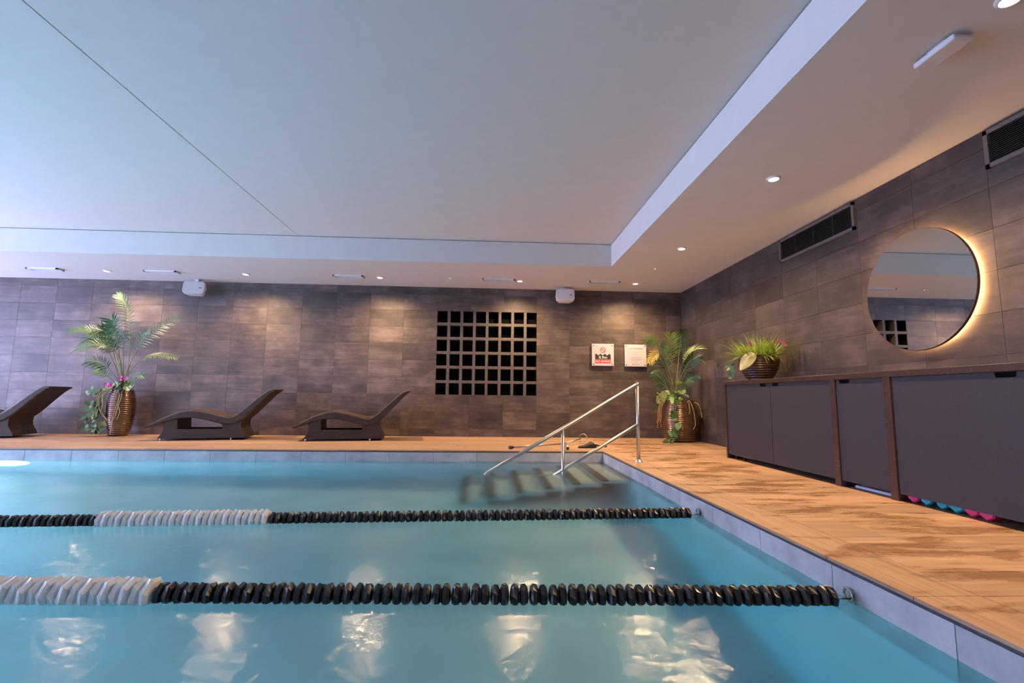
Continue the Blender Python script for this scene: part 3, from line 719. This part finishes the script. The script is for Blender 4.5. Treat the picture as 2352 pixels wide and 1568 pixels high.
# black pouch-like shoe beside the cuff
sh = thing('black_slipper', 'black slipper lying on the deck beside the crutch cuff', 'slipper', (1.45, 6.80, 0))
prof = [(-.125, .030, .010), (-.10, .040, .022), (-.05, .043, .03), (0, .045, .055), (.05, .044, .085), (.09, .040, .06), (.125, .030, .03), (.14, .012, .015)]
V = []; n = 12
for a, w_, h in prof:
    for k in range(n):
        t_ = 2*math.pi*k/n; V.append((1.43 + a, 6.82 + w_*math.cos(t_) + .12*a, max(.004, .012 + (h if math.sin(t_) > 0 else .010)*math.sin(t_))))
F = [(i*n+k, i*n+(k+1)%n, (i+1)*n+(k+1)%n, (i+1)*n+k) for i in range(len(prof)-1) for k in range(n)] + [tuple(range(n))[::-1], tuple(range((len(prof)-1)*n, len(prof)*n))]
part('upper', MB().add(V, F, True), M_RUBBER, sh)
P = [(-.135, -.03), (-.12, -.046), (.0, -.050), (.12, -.040), (.150, -.01), (.145, .02), (.10, .046), (0, .052), (-.11, .046), (-.135, .02)]
part('sole', MB().ngon([(1.43 + a, 6.82 + b + .12*a) for a, b in P], 0.001, .012, lambda a, b, d: (a, b, d)), M_RUBBER, sh)
part('strap', MB().tube([(1.52, 6.80, .05), (1.58, 6.86, .035), (1.66, 6.93, .014), (1.74, 6.96, .012)], .011, 8), M_RUBBER, sh)

# ------------------------------------------------------------------ rattan loungers
def spl(P, n):
    """Catmull-Rom through (s, z) points"""
    out = []; Q = [P[0]] + P + [P[-1]]
    for i in range(1, len(Q) - 2):
        a, b, c, d = [Vector((*q, 0)) for q in Q[i-1:i+3]]
        for k in range(n):
            t_ = k/n; out.append(.5*((2*b) + (c-a)*t_ + (2*a - 5*b + 4*c - d)*t_**2 + (3*b - a - 3*c + d)*t_**3))
    out.append(Vector((*P[-1], 0))); return [(p.x, p.y) for p in out]
def uvmesh(o, scale=1.):
    """box-project UVs in metres so the weave keeps its size on every face"""
    me = o.data; uv = me.uv_layers.new(name='UVMap')
    for p in me.polygons:
        n = p.normal
        for li_ in p.loop_indices:
            c = me.vertices[me.loops[li_].vertex_index].co
            uv.data[li_].uv = (c.x, c.z) if abs(n.y) > .7 else (c.y, c.x + c.z)
LW = .60
def lounger_parts(root):
    U = spl([(0, .205), (.18, .310), (.36, .400), (.565, .452), (.80, .418), (1.03, .358), (1.14, .358), (1.27, .452), (1.46, .630), (1.60, .745), (1.69, .785), (1.735, .778)], 4)
    n = len(U); Lo = []
    for i, (s_, z) in enumerate(U):
        q = U[min(i+1, n-1)]; p = U[max(i-1, 0)]; tx, tz = q[0]-p[0], q[1]-p[1]; l = math.hypot(tx, tz); f_ = i/(n-1)
        th = .024 + .094*min(1, f_*4)*min(1, (1-f_)*2.7)
        Lo.append((s_ + tz/l*th, z - tx/l*th))
    b = MB(); V = []; c_ = .012
    for (s_, z), (s2, z2) in zip(U, Lo):
        dx, dz = (s2-s_)*.16, (z2-z)*.16
        V += [(s_+dx, 0, z+dz), (s_, c_, z), (s_, LW-c_, z), (s_+dx, LW, z+dz), (s2-dx, LW, z2-dz), (s2, LW-c_, z2), (s2, c_, z2), (s2-dx, 0, z2-dz)]
    F = [(i*8+j, i*8+(j+1)%8, (i+1)*8+(j+1)%8, (i+1)*8+j) for i in range(n-1) for j in range(8)] + [tuple(range(8)), tuple(range((n-1)*8, n*8))[::-1]]
    seat = part('seat', b.add(V, F, False), M_RATT, root, loc=(0,0,0)); uvmesh(seat)
    def strip(name, rows, y0, y1):
        """rows: (z, s_left, s_right) from the bottom up"""
        m = MB(); V = []
        for z, a, c in rows: V += [(a, y0, z), (c, y0, z), (c, y1, z), (a, y1, z)]
        k = len(rows)
        m.add(V, [(i*4+j, i*4+(j+1)%4, (i+1)*4+(j+1)%4, (i+1)*4+j) for i in range(k-1) for j in range(4)] + [(3,2,1,0), tuple(range((k-1)*4, k*4))])
        o = part(name, m, M_RATT, root, loc=(0,0,0)); uvmesh(o)
    i0 = .02
    strip('front_support', [(.03, .165, .55), (.06, .185, .50), (.10, .215, .46), (.16, .235, .415), (.22, .235, .41), (.30, .20, .405), (.335, .21, .40), (.360, .25, .36)], i0, LW - i0)
    strip('rear_support', [(.03, .90, 1.345), (.08, .95, 1.33), (.13, 1.0, 1.30), (.18, 1.025, 1.275), (.24, 1.0, 1.27), (.29, .96, 1.275), (.335, .99, 1.29), (.36, 1.09, 1.25)], i0, LW - i0)
    strip('base_rail', [(.03, .50, .95), (.165, .40, 1.02)], i0 + .004, .13)
    strip('base_rail', [(.03, .50, .95), (.165, .40, 1.02)], LW - .13, LW - i0 - .004)
    for s_ in (.20, 1.14):
        for y in (.05, LW - .05):
            part('foot', MB().lathe([(.016, 0), (.018, .004), (.014, .031)], (s_, y, 0), 12), M_STEEL, root, loc=(0,0,0))
def copy_tree(o, parent=None):
    c = o.copy(); COL.objects.link(c)
    if parent: c.parent = parent
    for ch in list(o.children): copy_tree(ch, c)
    return c
lg = thing('rattan_lounger', 'brown woven wave lounger nearest the black lattice, right of the other two', 'lounger', (0,0,0), 'rattan loungers along the far wall')
lounger_parts(lg)
L2, L1 = copy_tree(lg), copy_tree(lg)
lg.location = (-2.925, 7.50, 0); lg.rotation_euler.z = math.radians(9.5)
L2.location = (-5.01, 7.42, 0); L2.rotation_euler.z = math.radians(12)
L1.location = (-8.43, 7.41, 0); L1.rotation_euler.z = math.radians(13)
L2['label'] = 'brown woven wave lounger in the middle, right of the tall potted palm'
L1['label'] = 'brown woven wave lounger cut by the picture edge, left of the potted palm'

# ------------------------------------------------------------------ plants
def frond(name, parent, tip, mid, base, ll, mat, n=22, start=.38, facing=None, droop=.25, width=.013, seed=0):
    rr = random.Random(seed)
    tip, mid, base = Vector(tip), Vector(mid), Vector(base)
    ctrl = mid*2 - (tip + base)*.5                      # quadratic curve through mid
    def P(t): return base*(1-t)**2 + ctrl*(2*t*(1-t)) + tip*t*t
    def Tn(t): return ((ctrl-base)*(1-t) + (tip-ctrl)*t).normalized()
    m = MB(); K = 10
    m.tube([P(i/K) for i in range(K+1)], [.007*(1 - .75*i/K) for i in range(K+1)], 6)
    for i in range(n):
        t_ = start + (1-start)*(i + .5)/n; p = P(t_); tn = Tn(t_)
        up = Vector(facing) if facing else Vector((0, 0, 1))
        side = tn.cross(up)
        if side.length < .2: side = tn.cross(Vector((0, -1, 0)))
        side.normalize(); nrm = side.cross(tn).normalized()
        f_ = (t_-start)/(1-start)
        L_ = ll*(.55 + .9*f_ - 1.05*f_**2.2)*rr.uniform(.85, 1.12)
        for sg in (-1, 1):
            ang = math.radians(62 - 34*f_ + rr.uniform(-6, 6))
            d = (side*sg*math.sin(ang) + tn*math.cos(ang) + nrm*.18).normalized()
            w = d.cross(nrm).normalized()*width
            q0 = p; q1 = p + d*L_*.45 + Vector((0, 0, -droop*L_*.12)); q2 = p + d*L_ + Vector((0, 0, -droop*L_*.6))
            k = nrm*(-width*.35)
            m.add([q0 - w*.35, q0 + w*.35, q1 - w, q1 + k, q1 + w, q2], [(0, 1, 4, 3), (0, 3, 2), (2, 3, 5), (3, 4, 5)])
    m.v = [(min(p[0], XR - .012), min(p[1], YB - .012), p[2]) for p in m.v]        # leaves bend against the walls
    o = part(name, m, mat, parent); o.data.materials.append(M_STEM)
    nst = K*6 + 2
    for i, pol in enumerate(o.data.polygons):
        if i < nst: pol.material_index = 1
    return o
def vase(parent, c, prof, ribs, depth, mat, n=48):
    """ribbed lathe: prof = smooth (r, z) outline"""
    P = spl(prof, 6); Z = [p[1] for p in P]; out = []
    N_ = ribs*4
    for i in range(N_ + 1):
        z = Z[0] + (Z[-1]-Z[0])*i/N_
        j = max(k for k in range(len(P)) if P[k][1] <= z + 1e-9); j = min(j, len(P)-2)
        t_ = (z - P[j][1])/max(1e-6, P[j+1][1]-P[j][1]); r = P[j][0] + (P[j+1][0]-P[j][0])*t_
        out.append((r + depth*abs(math.sin(math.pi*i/4)) - depth*.5, z))
    r1 = out[-1][0]
    out = [(.0001, Z[0])] + out + [(r1 + .006, Z[-1] + .006), (r1, Z[-1] + .012), (r1 - .016, Z[-1] + .006), (r1 - .02, Z[-1] - .06)]
    return part('pot', MB().lathe(out, c, n), mat, parent), (r1 - .018)
_leaf = {}
def leafmesh(kind, mat):
    key = (kind, mat.name)
    if key in _leaf: return _leaf[key]
    m = MB()
    if kind == 'heart':
        R_ = [(-.08, 0), (-.20, .28), (-.05, .46), (.25, .50), (.6, .36), (1., 0)]
    elif kind == 'lobed':
        R_ = [(-.08, 0), (-.18, .26), (-.04, .46), (.12, .26), (.22, .54), (.36, .24), (.52, .48), (.62, .18), (.82, .26), (1., 0)]
    else:
        R_ = [(0, 0), (.2, .16), (.5, .20), (.8, .12), (1., 0)]
    up = [(a, b, .10*b) for a, b in R_]; n = len(R_)
    V = [(a, 0, -.03*math.sin(a*3)) for a, b in R_] + [(a, b, .12*b - .12*max(a, 0)**2) for a, b in R_] + [(a, -b, .12*b - .12*max(a, 0)**2) for a, b in R_]
    F = []
    for i in range(n-1):
        F += [(i, i+1, n+i+1, n+i), (i, 2*n+i, 2*n+i+1, i+1)]
    m.add(V, F); _leaf[key] = m.mesh('leaf', mat); return _leaf[key]
def leaf(parent, p, size, kind, mat, rr, out=(0, -1, 0)):
    d = (Vector(out) + Vector((rr.uniform(-.7, .7), rr.uniform(-.3, .3), rr.uniform(-.7, .5)))).normalized()
    q = d.to_track_quat('Z', 'Y') @ Matrix.Rotation(rr.uniform(0, 6.28), 4, 'Z').to_quaternion()
    o = inst('leaf', leafmesh(kind, mat), p, parent, scale=(size,)*3); o.rotation_euler = q.to_euler(); return o
def strand(parent, pts, r, mat, name='strand'):
    return part(name, MB().tube(spl3(pts, 5), r, 6), mat, parent)
def spl3(P, n):
    P = [Vector(p) for p in P]; out = []; Q = [P[0]] + P + [P[-1]]
    for i in range(1, len(Q)-2):
        a, b, c, d = Q[i-1:i+3]
        for k in range(n):
            t_ = k/n; out.append(.5*((2*b) + (c-a)*t_ + (2*a - 5*b + 4*c - d)*t_**2 + (3*b - a - 3*c + d)*t_**3))
    return out + [P[-1]]

# tall palm between the first two loungers
pc = (-5.99, 8.27, 0)
p1 = thing('potted_palm', 'tall airy palm in a slim ribbed bronze vase between the loungers', 'plant', pc)
_, ri = vase(p1, pc, [(.125, .006), (.160, .10), (.195, .30), (.202, .45), (.190, .60), (.165, .70), (.160, .735)], 22, .010, M_BRONZE)
part('soil', MB().lathe([(.0001, .70), (ri + .004, .69)], pc, 24), M_SOIL, p1)
bs = (-5.98, 8.27, .66)
F1 = {'A': ((-6.15,8.18,2.31), (-5.93,8.21,1.78), M_GREEN1, .17, .40, (0,-1,.2), 30), 'B': ((-6.56,7.85,1.66), (-6.09,8.00,1.52), M_GREEN1, .17, .45, (0,-.8,.6), 30),
      'C': ((-5.88,7.75,1.83), (-5.84,7.85,1.52), M_GREEN1, .22, .55, (0,-1,.3), 28), 'D': ((-6.36,7.75,1.37), (-5.90,7.90,1.36), M_GREEN1, .19, .48, (0,-.8,.6), 30),
      'E': ((-5.21,8.25,1.95), (-5.74,8.20,1.45), M_GREEN1, .20, .50, (0,-1,.25), 28), 'F': ((-5.07,8.10,1.27), (-5.68,8.15,1.22), M_GREEN1, .15, .55, (0,-.6,.8), 26),
      'G': ((-6.38,8.00,1.19), (-6.08,8.05,1.09), M_GREEN3, .17, .5, (0,-1,.5), 24), 'H': ((-6.23,8.00,1.06), (-6.07,8.05,.95), M_GREEN2, .12, .5, (0,-1,.5), 18),
      'I': ((-5.56,8.08,.98), (-5.74,8.12,.92), M_GREEN1, .13, .4, (0,-1,.5), 18), 'J': ((-6.28,8.30,1.68), (-6.14,8.28,1.42), M_GREEN3, .22, .5, (0,-1,.3), 26),
      'K': ((-6.52,8.36,1.60), (-6.25,8.33,1.45), M_GREEN1, .18, .45, (0,-1,.4), 24), 'L': ((-6.05,7.72,1.62), (-5.95,7.85,1.50), M_GREEN1, .20, .55, (0,-1,.6), 24),
      'N': ((-6.02,7.9,1.74), (-5.95,8.0,1.45), M_GREEN3, .22, .50, (0,-1,.3), 26), 'O': ((-5.80,7.95,1.60), (-5.86,8.02,1.38), M_GREEN3, .20, .50, (0,-1,.4), 24),
      'P': ((-6.34,7.85,1.52), (-6.08,7.95,1.42), M_GREEN1, .18, .45, (0,-1,.4), 24),
      'M': ((-5.72,8.3,1.72), (-5.88,8.3,1.42), M_GREEN3, .18, .5, (0,-1,.3), 22)}
for i, (k, (tp, md, mt, ll, st, fc, n_)) in enumerate(F1.items()):
    frond('frond', p1, tp, md, (bs[0] + .02*math.cos(i), bs[1] + .02*math.sin(i), bs[2]), ll*1.40, mt, int(n_*.60), st, fc, .35, .0095, i)
rr = random.Random(11)
for k in range(70):                                   # ivy hanging down the left of the vase
    z = rr.uniform(.04, .74); w_ = .05 + .10*(1 - abs(z - .25)*1.1)
    x = -6.20 + rr.uniform(-w_, w_*.7) - .03*(1 if z > .25 else -3*(.25 - z)); y = 8.06 + rr.uniform(-.05, .08)
    leaf(p1, (x, y, z), rr.uniform(.06, .095), 'lobed' if k % 3 else 'heart', M_IVY if k % 4 else M_IVYP, rr, (-.2, -1, .3))
for k in range(16):
    leaf(p1, (-5.99 + rr.uniform(-.19, .19), 8.10 + rr.uniform(-.03, .15), .76 + rr.uniform(-.02, .08)), rr.uniform(.07, .12), 'heart' if k % 2 else 'lobed', M_IVY if k % 3 else M_GREEN3, rr, (0, -.8, .6))
part('vine_stem', MB().tube(spl3([(-6.05, 8.12, .76), (-6.16, 8.06, .66), (-6.22, 8.07, .42), (-6.22, 8.07, .20), (-6.08, 8.02, .03)], 5), .005, 6), M_STEM, p1)
strand(p1, [(-6.08,8.12,.80), (-6.15,8.06,.80), (-6.19,8.04,.66), (-6.21,8.04,.56)], .006, M_STRAND)
strand(p1, [(-6.02,8.12,.76), (-6.14,8.03,.70), (-6.18,8.03,.52), (-6.19,8.03,.37)], .007, M_STRAND)
strand(p1, [(-6.03,8.10,.76), (-6.10,8.02,.66), (-6.09,8.02,.50), (-6.11,8.02,.36)], .007, M_STRAND)
strand(p1, [(-6.05,8.10,.76), (-6.15,8.03,.62), (-6.13,8.03,.42), (-6.00,8.03,.26)], .007, M_STRAND)
strand(p1, [(-5.90,8.10,.75), (-5.84,8.06,.66), (-5.86,8.04,.50), (-5.90,8.04,.30)], .006, M_STRAND)
strand(p1, [(-5.93,8.09,.74), (-5.87,8.05,.62), (-5.92,8.04,.35), (-5.93,8.02,.04)], .006, M_STRAND)
strand(p1, [(-5.86,8.10,.74), (-5.88,8.05,.55), (-5.84,8.05,.40), (-5.87,8.05,.28)], .006, M_STRAND)
def blossom(parent, p, s, mat):
    m = MB(); rr2 = random.Random(int(p[0]*1000))
    for k in range(7):
        a = 2*math.pi*k/7; d = Vector((math.cos(a), -.4, math.sin(a))).normalized(); w = d.cross(Vector((0, 1, 0))).normalized()*s*.22
        q = Vector(p); m.add([q, q + d*s*.5 - w, q + d*s, q + d*s*.5 + w], [(0, 1, 2, 3)])
    part('blossom', m, mat, parent)
for p, s in (((-5.93,8.12,.95), .045), ((-5.93,8.12,.91), .04), ((-5.84,8.12,.93), .05), ((-6.00,8.05,.82), .05), ((-6.08,8.05,.83), .05), ((-6.04,8.05,.80), .04)): blossom(p1, p, s, M_PINK)
part('dead_leaf', MB().ngon([(-5.80,.76), (-5.72,.80), (-5.66,.86), (-5.70,.78), (-5.76,.74)], 8.10, 8.106, lambda a, b, d: (a, d - (a + 5.8)*.2, b)), M_GREEN3, p1)

# bushy palm in the corner
qc = (3.225, 7.94, 0)
p2 = thing('potted_palm', 'bushy palm with ivy in a wide ribbed vase in the room corner', 'plant', qc)
_, ri = vase(p2, qc, [(.200, .006), (.262, .10), (.304, .26), (.309, .36), (.288, .50), (.245, .62), (.232, .668)], 20, .014, M_BRONZE)
part('soil', MB().lathe([(.0001, .64), (ri + .004, .63)], qc, 24), M_SOIL, p2)
F2 = [((2.62,7.75,1.65), (2.91,7.80,1.46), M_GREEN2, .20, .60, (0,-1,.25), 20), ((2.94,7.50,1.71), (2.98,7.60,1.33), M_GREEN2, .26, .50, (.1,-1,.2), 24),
      ((3.38,8.10,1.87), (3.30,8.08,1.44), M_GREEN3, .22, .50, (0,-1,.1), 24), ((3.38,7.35,1.50), (3.15,7.55,1.29), M_GREEN2, .20, .50, (-.2,-.5,1), 24),
      ((2.56,7.45,1.27), (2.83,7.55,1.36), M_YELLOW, .15, .66, (0,-1,.4), 16), ((3.40,7.45,1.33), (3.21,7.60,1.22), M_GREEN3, .22, .45, (0,-1,.4), 24),
      ((2.65,7.60,1.13), (2.90,7.70,1.08), M_GREEN3, .17, .45, (0,-.6,1), 22), ((3.23,7.50,1.01), (3.16,7.65,.90), M_GREEN1, .18, .4, (0,-1,.4), 18),
      ((2.79,7.90,1.34), (2.98,7.90,1.24), M_GREEN3, .20, .45, (0,-1,.3), 22), ((2.78,7.70,.94), (2.92,7.75,.90), M_GREEN3, .17, .4, (0,-1,.4), 18),
      ((3.40,7.86,1.36), (3.30,7.88,1.10), M_GREEN3, .20, .45, (0,-1,.2), 22), ((3.03,7.50,.96), (3.02,7.60,.84), M_GREEN2, .15, .3, (0,-1,.3), 16),
      ((3.10,8.22,1.60), (3.14,8.12,1.2), M_GREEN3, .22, .45, (0,-1,.1), 22), ((2.86,8.1,1.12), (3.0,8.05,1.0), M_GREEN3, .18, .4, (0,-1,.3), 18), ((3.4,7.65,1.08), (3.28,7.75,.95), M_GREEN3, .18, .4, (0,-1,.3), 18)]
for i, (tp, md, mt, ll, st, fc, n_) in enumerate(F2):
    frond('frond', p2, tp, md, (3.16 + .03*math.cos(i*2), 7.92 + .03*math.sin(i*2), .60), ll*1.15, mt, int(n_*.66), st, fc, .25, .0105, 50 + i)
rr = random.Random(21)
IV = [(2.82,7.73,.70), (2.79,7.72,.64), (2.86,7.70,.72), (3.00,7.66,.70), (2.91,7.70,.76), (2.97,7.61,.50), (3.04,7.60,.45), (3.00,7.60,.37), (3.06,7.59,.30), (3.02,7.60,.42), (3.00,7.66,.14), (3.05,7.66,.09), (2.98,7.64,.04), (2.88,7.62,.03), (3.07,7.62,.62), (3.02,7.64,.20),
      (2.80,7.75,.58), (3.10,7.62,.24), (3.04,7.62,.13), (2.95,7.63,.06)]
for i, p in enumerate(IV): leaf(p2, p, rr.uniform(.085, .12), 'lobed' if i % 2 else 'heart', M_IVYP if i < 5 else M_IVY, rr, (-.1, -1, .25))
for k in range(20):
    leaf(p2, (3.14 + rr.uniform(-.24, .18), 7.76 + rr.uniform(-.03, .16), .70 + rr.uniform(0, .12)), rr.uniform(.10, .16), 'slim' if k % 2 else 'heart', M_GREEN2 if k % 3 else M_IVY, rr, (0, -.5, 1))
part('vine_stem', MB().tube(spl3([(3.04,7.72,.66), (3.05,7.64,.62), (3.02,7.605,.46), (3.06,7.60,.30), (3.02,7.64,.16), (2.92,7.63,.02)], 5), .005, 6), M_STEM, p2)
for k in range(6):
    a = rr.uniform(-.02, .04)
    strand(p2, [(2.88 + a, 7.76, .66), (2.81 + a, 7.72, .58), (2.80 + a + rr.uniform(-.03, .03), 7.72, .42), (2.78 + a + rr.uniform(-.02, .03), 7.72, .18 + rr.uniform(0, .18))], .005, M_RUST)
for pts in ([(3.27,7.74,.66), (3.30,7.68,.66), (3.33,7.62,.50), (3.34,7.60,.30), (3.31,7.62,.22)], [(3.26,7.73,.66), (3.27,7.67,.64), (3.27,7.63,.52), (3.25,7.62,.46)], [(3.40,7.80,.64), (3.46,7.74,.62), (3.50,7.72,.48), (3.50,7.72,.40)]): strand(p2, pts, .006, M_STRAND)

# bowl of grass on the counter
bc = (3.225, 5.53, CT)
p3 = thing('grass_bowl', 'dark ribbed bowl of lime grass with pink flowers on the counter', 'plant', bc)
_, ri = vase(p3, bc, [(.115, .003), (.165, .07), (.205, .15), (.221, .22), (.216, .27), (.208, .292)], 11, .012, M_BOWL)
part('soil', MB().lathe([(.0001, .275), (ri + .004, .265)], bc, 24), M_SOIL, p3)
rr = random.Random(31); m = MB()
def blade(m, b, d, L_, w, droop, seg=4):
    d = Vector(d).normalized(); sd = d.cross(Vector((0, 0, 1)))
    if sd.length < .1: sd = Vector((1, 0, 0))
    sd = sd.normalized()*w; V = []
    for i in range(seg + 1):
        t_ = i/seg; p = Vector(b) + d*L_*t_ + Vector((0, 0, -droop*L_*t_*t_)); k = (1 - t_**1.5)
        V += [p - sd*k, p + sd*k] if i < seg else [p]
    F = [(2*i, 2*i+1, 2*i+3, 2*i+2) for i in range(seg-1)] + [(2*seg-2, 2*seg-1, 2*seg)]
    m.add(V, F)
for k in range(620):
    a = rr.uniform(0, 6.283); r = .19*math.sqrt(rr.random()); el = rr.uniform(.1, 1.2)
    d = (math.cos(a)*math.cos(el), math.sin(a)*math.cos(el) + .10, math.sin(el))
    if bc[0] + math.cos(a)*.42*math.cos(el) > XR - .04 and d[0] > 0: d = (-abs(d[0])*.4, d[1], d[2])
    blade(m, (bc[0] + r*math.cos(a), bc[1] + r*math.sin(a), bc[2] + .27), d, rr.uniform(.26, .48), rr.uniform(.003, .0065), rr.uniform(.1, .5))
m.v = [(min(p[0], XR - .01), p[1], max(p[2], CT + .004)) for p in m.v]
part('grass', m, M_GRASS, p3, kind='stuff')
m = MB()
for k in range(120):
    a = rr.uniform(0, 6.283); r = .2*math.sqrt(rr.random()); el = rr.uniform(.0, .9)
    blade(m, (bc[0] + r*math.cos(a), bc[1] + r*math.sin(a), bc[2] + .27), (math.cos(a)*math.cos(el) - .1, math.sin(a)*math.cos(el), math.sin(el)), rr.uniform(.08, .18), rr.uniform(.003, .006), .3)
part('undergrowth', m, M_IVY, p3, kind='stuff')
for x, y, z in ((3.05, 5.42, 1.34), (3.08, 5.36, 1.36), (3.30, 5.30, 1.37), (3.32, 5.22, 1.36), (3.33, 5.18, 1.32)):
    part('stem', MB().tube([(bc[0]*.6 + x*.4, bc[1]*.6 + y*.4, bc[2] + .26), (x, y, z)], .0025, 5), M_STEM, p3); blossom(p3, (x, y, z), .028, M_PINK)
lf = MB(); V = []
for i in range(7):
    t_ = i/6; w = .075*math.sin(math.pi*(.12 + .86*t_))**.8
    c = Vector((3.075 - .165*t_, 5.335 + .02*t_, 1.225 - .10*t_ - .09*t_*t_)); q = Vector((.61, -.34, -.60))
    V += [c + q*w + Vector((0, .02, 0)), c, c - q*w + Vector((0, .02, 0))]
lf.add(V, [(i*3+j, i*3+j+1, i*3+j+4, i*3+j+3) for i in range(6) for j in range(2)], True)
part('leaf', lf, M_CREAM, p3, label='large cream leaf drooping over the rim')
part('vine_stem', MB().tube(spl3([(3.06, 5.60, CT + .27), (2.98, 5.64, CT + .26), (2.965, 5.70, CT + .14), (2.98, 5.73, CT + .02)], 5), .004, 6), M_STEM, p3)
rr = random.Random(5)
for k in range(11): leaf(p3, (2.975 + rr.uniform(-.03, .03), 5.70 + rr.uniform(-.06, .05), CT + .02 + .02*k), .055, 'lobed', M_IVY, rr, (-1, -.6, .3))

# ------------------------------------------------------------------ lane ropes
def float_mesh(mat, r, L_):
    m = MB(); n = 14; V = []
    prof = [(.30, -.5), (.78, -.44), (1., -.30), (.94, -.10), (.62, -.02), (.62, .02), (.94, .10), (1., .30), (.78, .44), (.30, .5)]
    for i, (k, x) in enumerate(prof):
        for j in range(n):
            a = 2*math.pi*j/n + x*.7; rr_ = r*k*(1 - (.10 if j % 2 else 0)); V.append((x*L_, rr_*math.cos(a), rr_*math.sin(a)))
    F = [(i*n+j, i*n+(j+1)%n, (i+1)*n+(j+1)%n, (i+1)*n+j) for i in range(len(prof)-1) for j in range(n)] + [tuple(range(n))[::-1], tuple(range((len(prof)-1)*n, len(prof)*n))]
    return m.add(V, F, False).mesh('float', mat)
FB, FWH = float_mesh(M_ROPEB, .050, .078), float_mesh(M_ROPEW, .070, .0805)
def lane_rope(pts, white, x_end, label):
    """pts: rope line from the wall anchor to the left; white: x-range of pale floats"""
    a, b = Vector(pts[0]), Vector(pts[1])
    r = thing('lane_rope', label, 'lane rope', tuple(a), 'lane ropes across the pool')
    z = ZW + .014
    u = (b - a).normalized()
    part('cable', MB().tube([a + Vector((0, 0, .012)), a + u*.07 + Vector((0, 0, .012)), b + Vector((0, 0, .012))], .0045, 6), M_CABLE, r)
    part('wall_ring', MB().tube([(a.x - .018 + .002*math.cos(t_), a.y + .026*math.cos(t_), z + .012 + .026*math.sin(t_)) for t_ in [2*math.pi*k/16 for k in range(17)]], .005, 8).tube([(a.x, a.y, z + .012), (a.x - .02, a.y, z + .012)], .012, 10), M_STEEL, r)
    d = .115; yaw_ = math.atan2(u.y, u.x) + math.pi
    while True:
        p = a + u*d
        if p.x < x_end: break
        w = white[0] < p.x < white[1]
        inst('float', FWH if w else FB, (p.x, p.y, z), r, rot=(d*7.3, 0, yaw_))
        d += .0805
    return r
lane_rope([(PX, 3.500, ZW), (PLX, 3.02, ZW)], (-2.47, -1.38), -8.85, 'far lane rope of dark floats with a white middle stretch, by the steps')
lane_rope([(PX, 2.050, ZW), (PLX, 2.42, ZW)], (-2.9, -1.37), -8.85, 'near lane rope of dark floats turning white toward the picture edge')

# light that the flat water refracts: Cycles' own shadow caustics
water.cycles.is_caustics_caster = True
for o in [pool] + list(steps.children) + [c for c in ceil.children]:
    if o.type == 'MESH': o.cycles.is_caustics_receiver = True
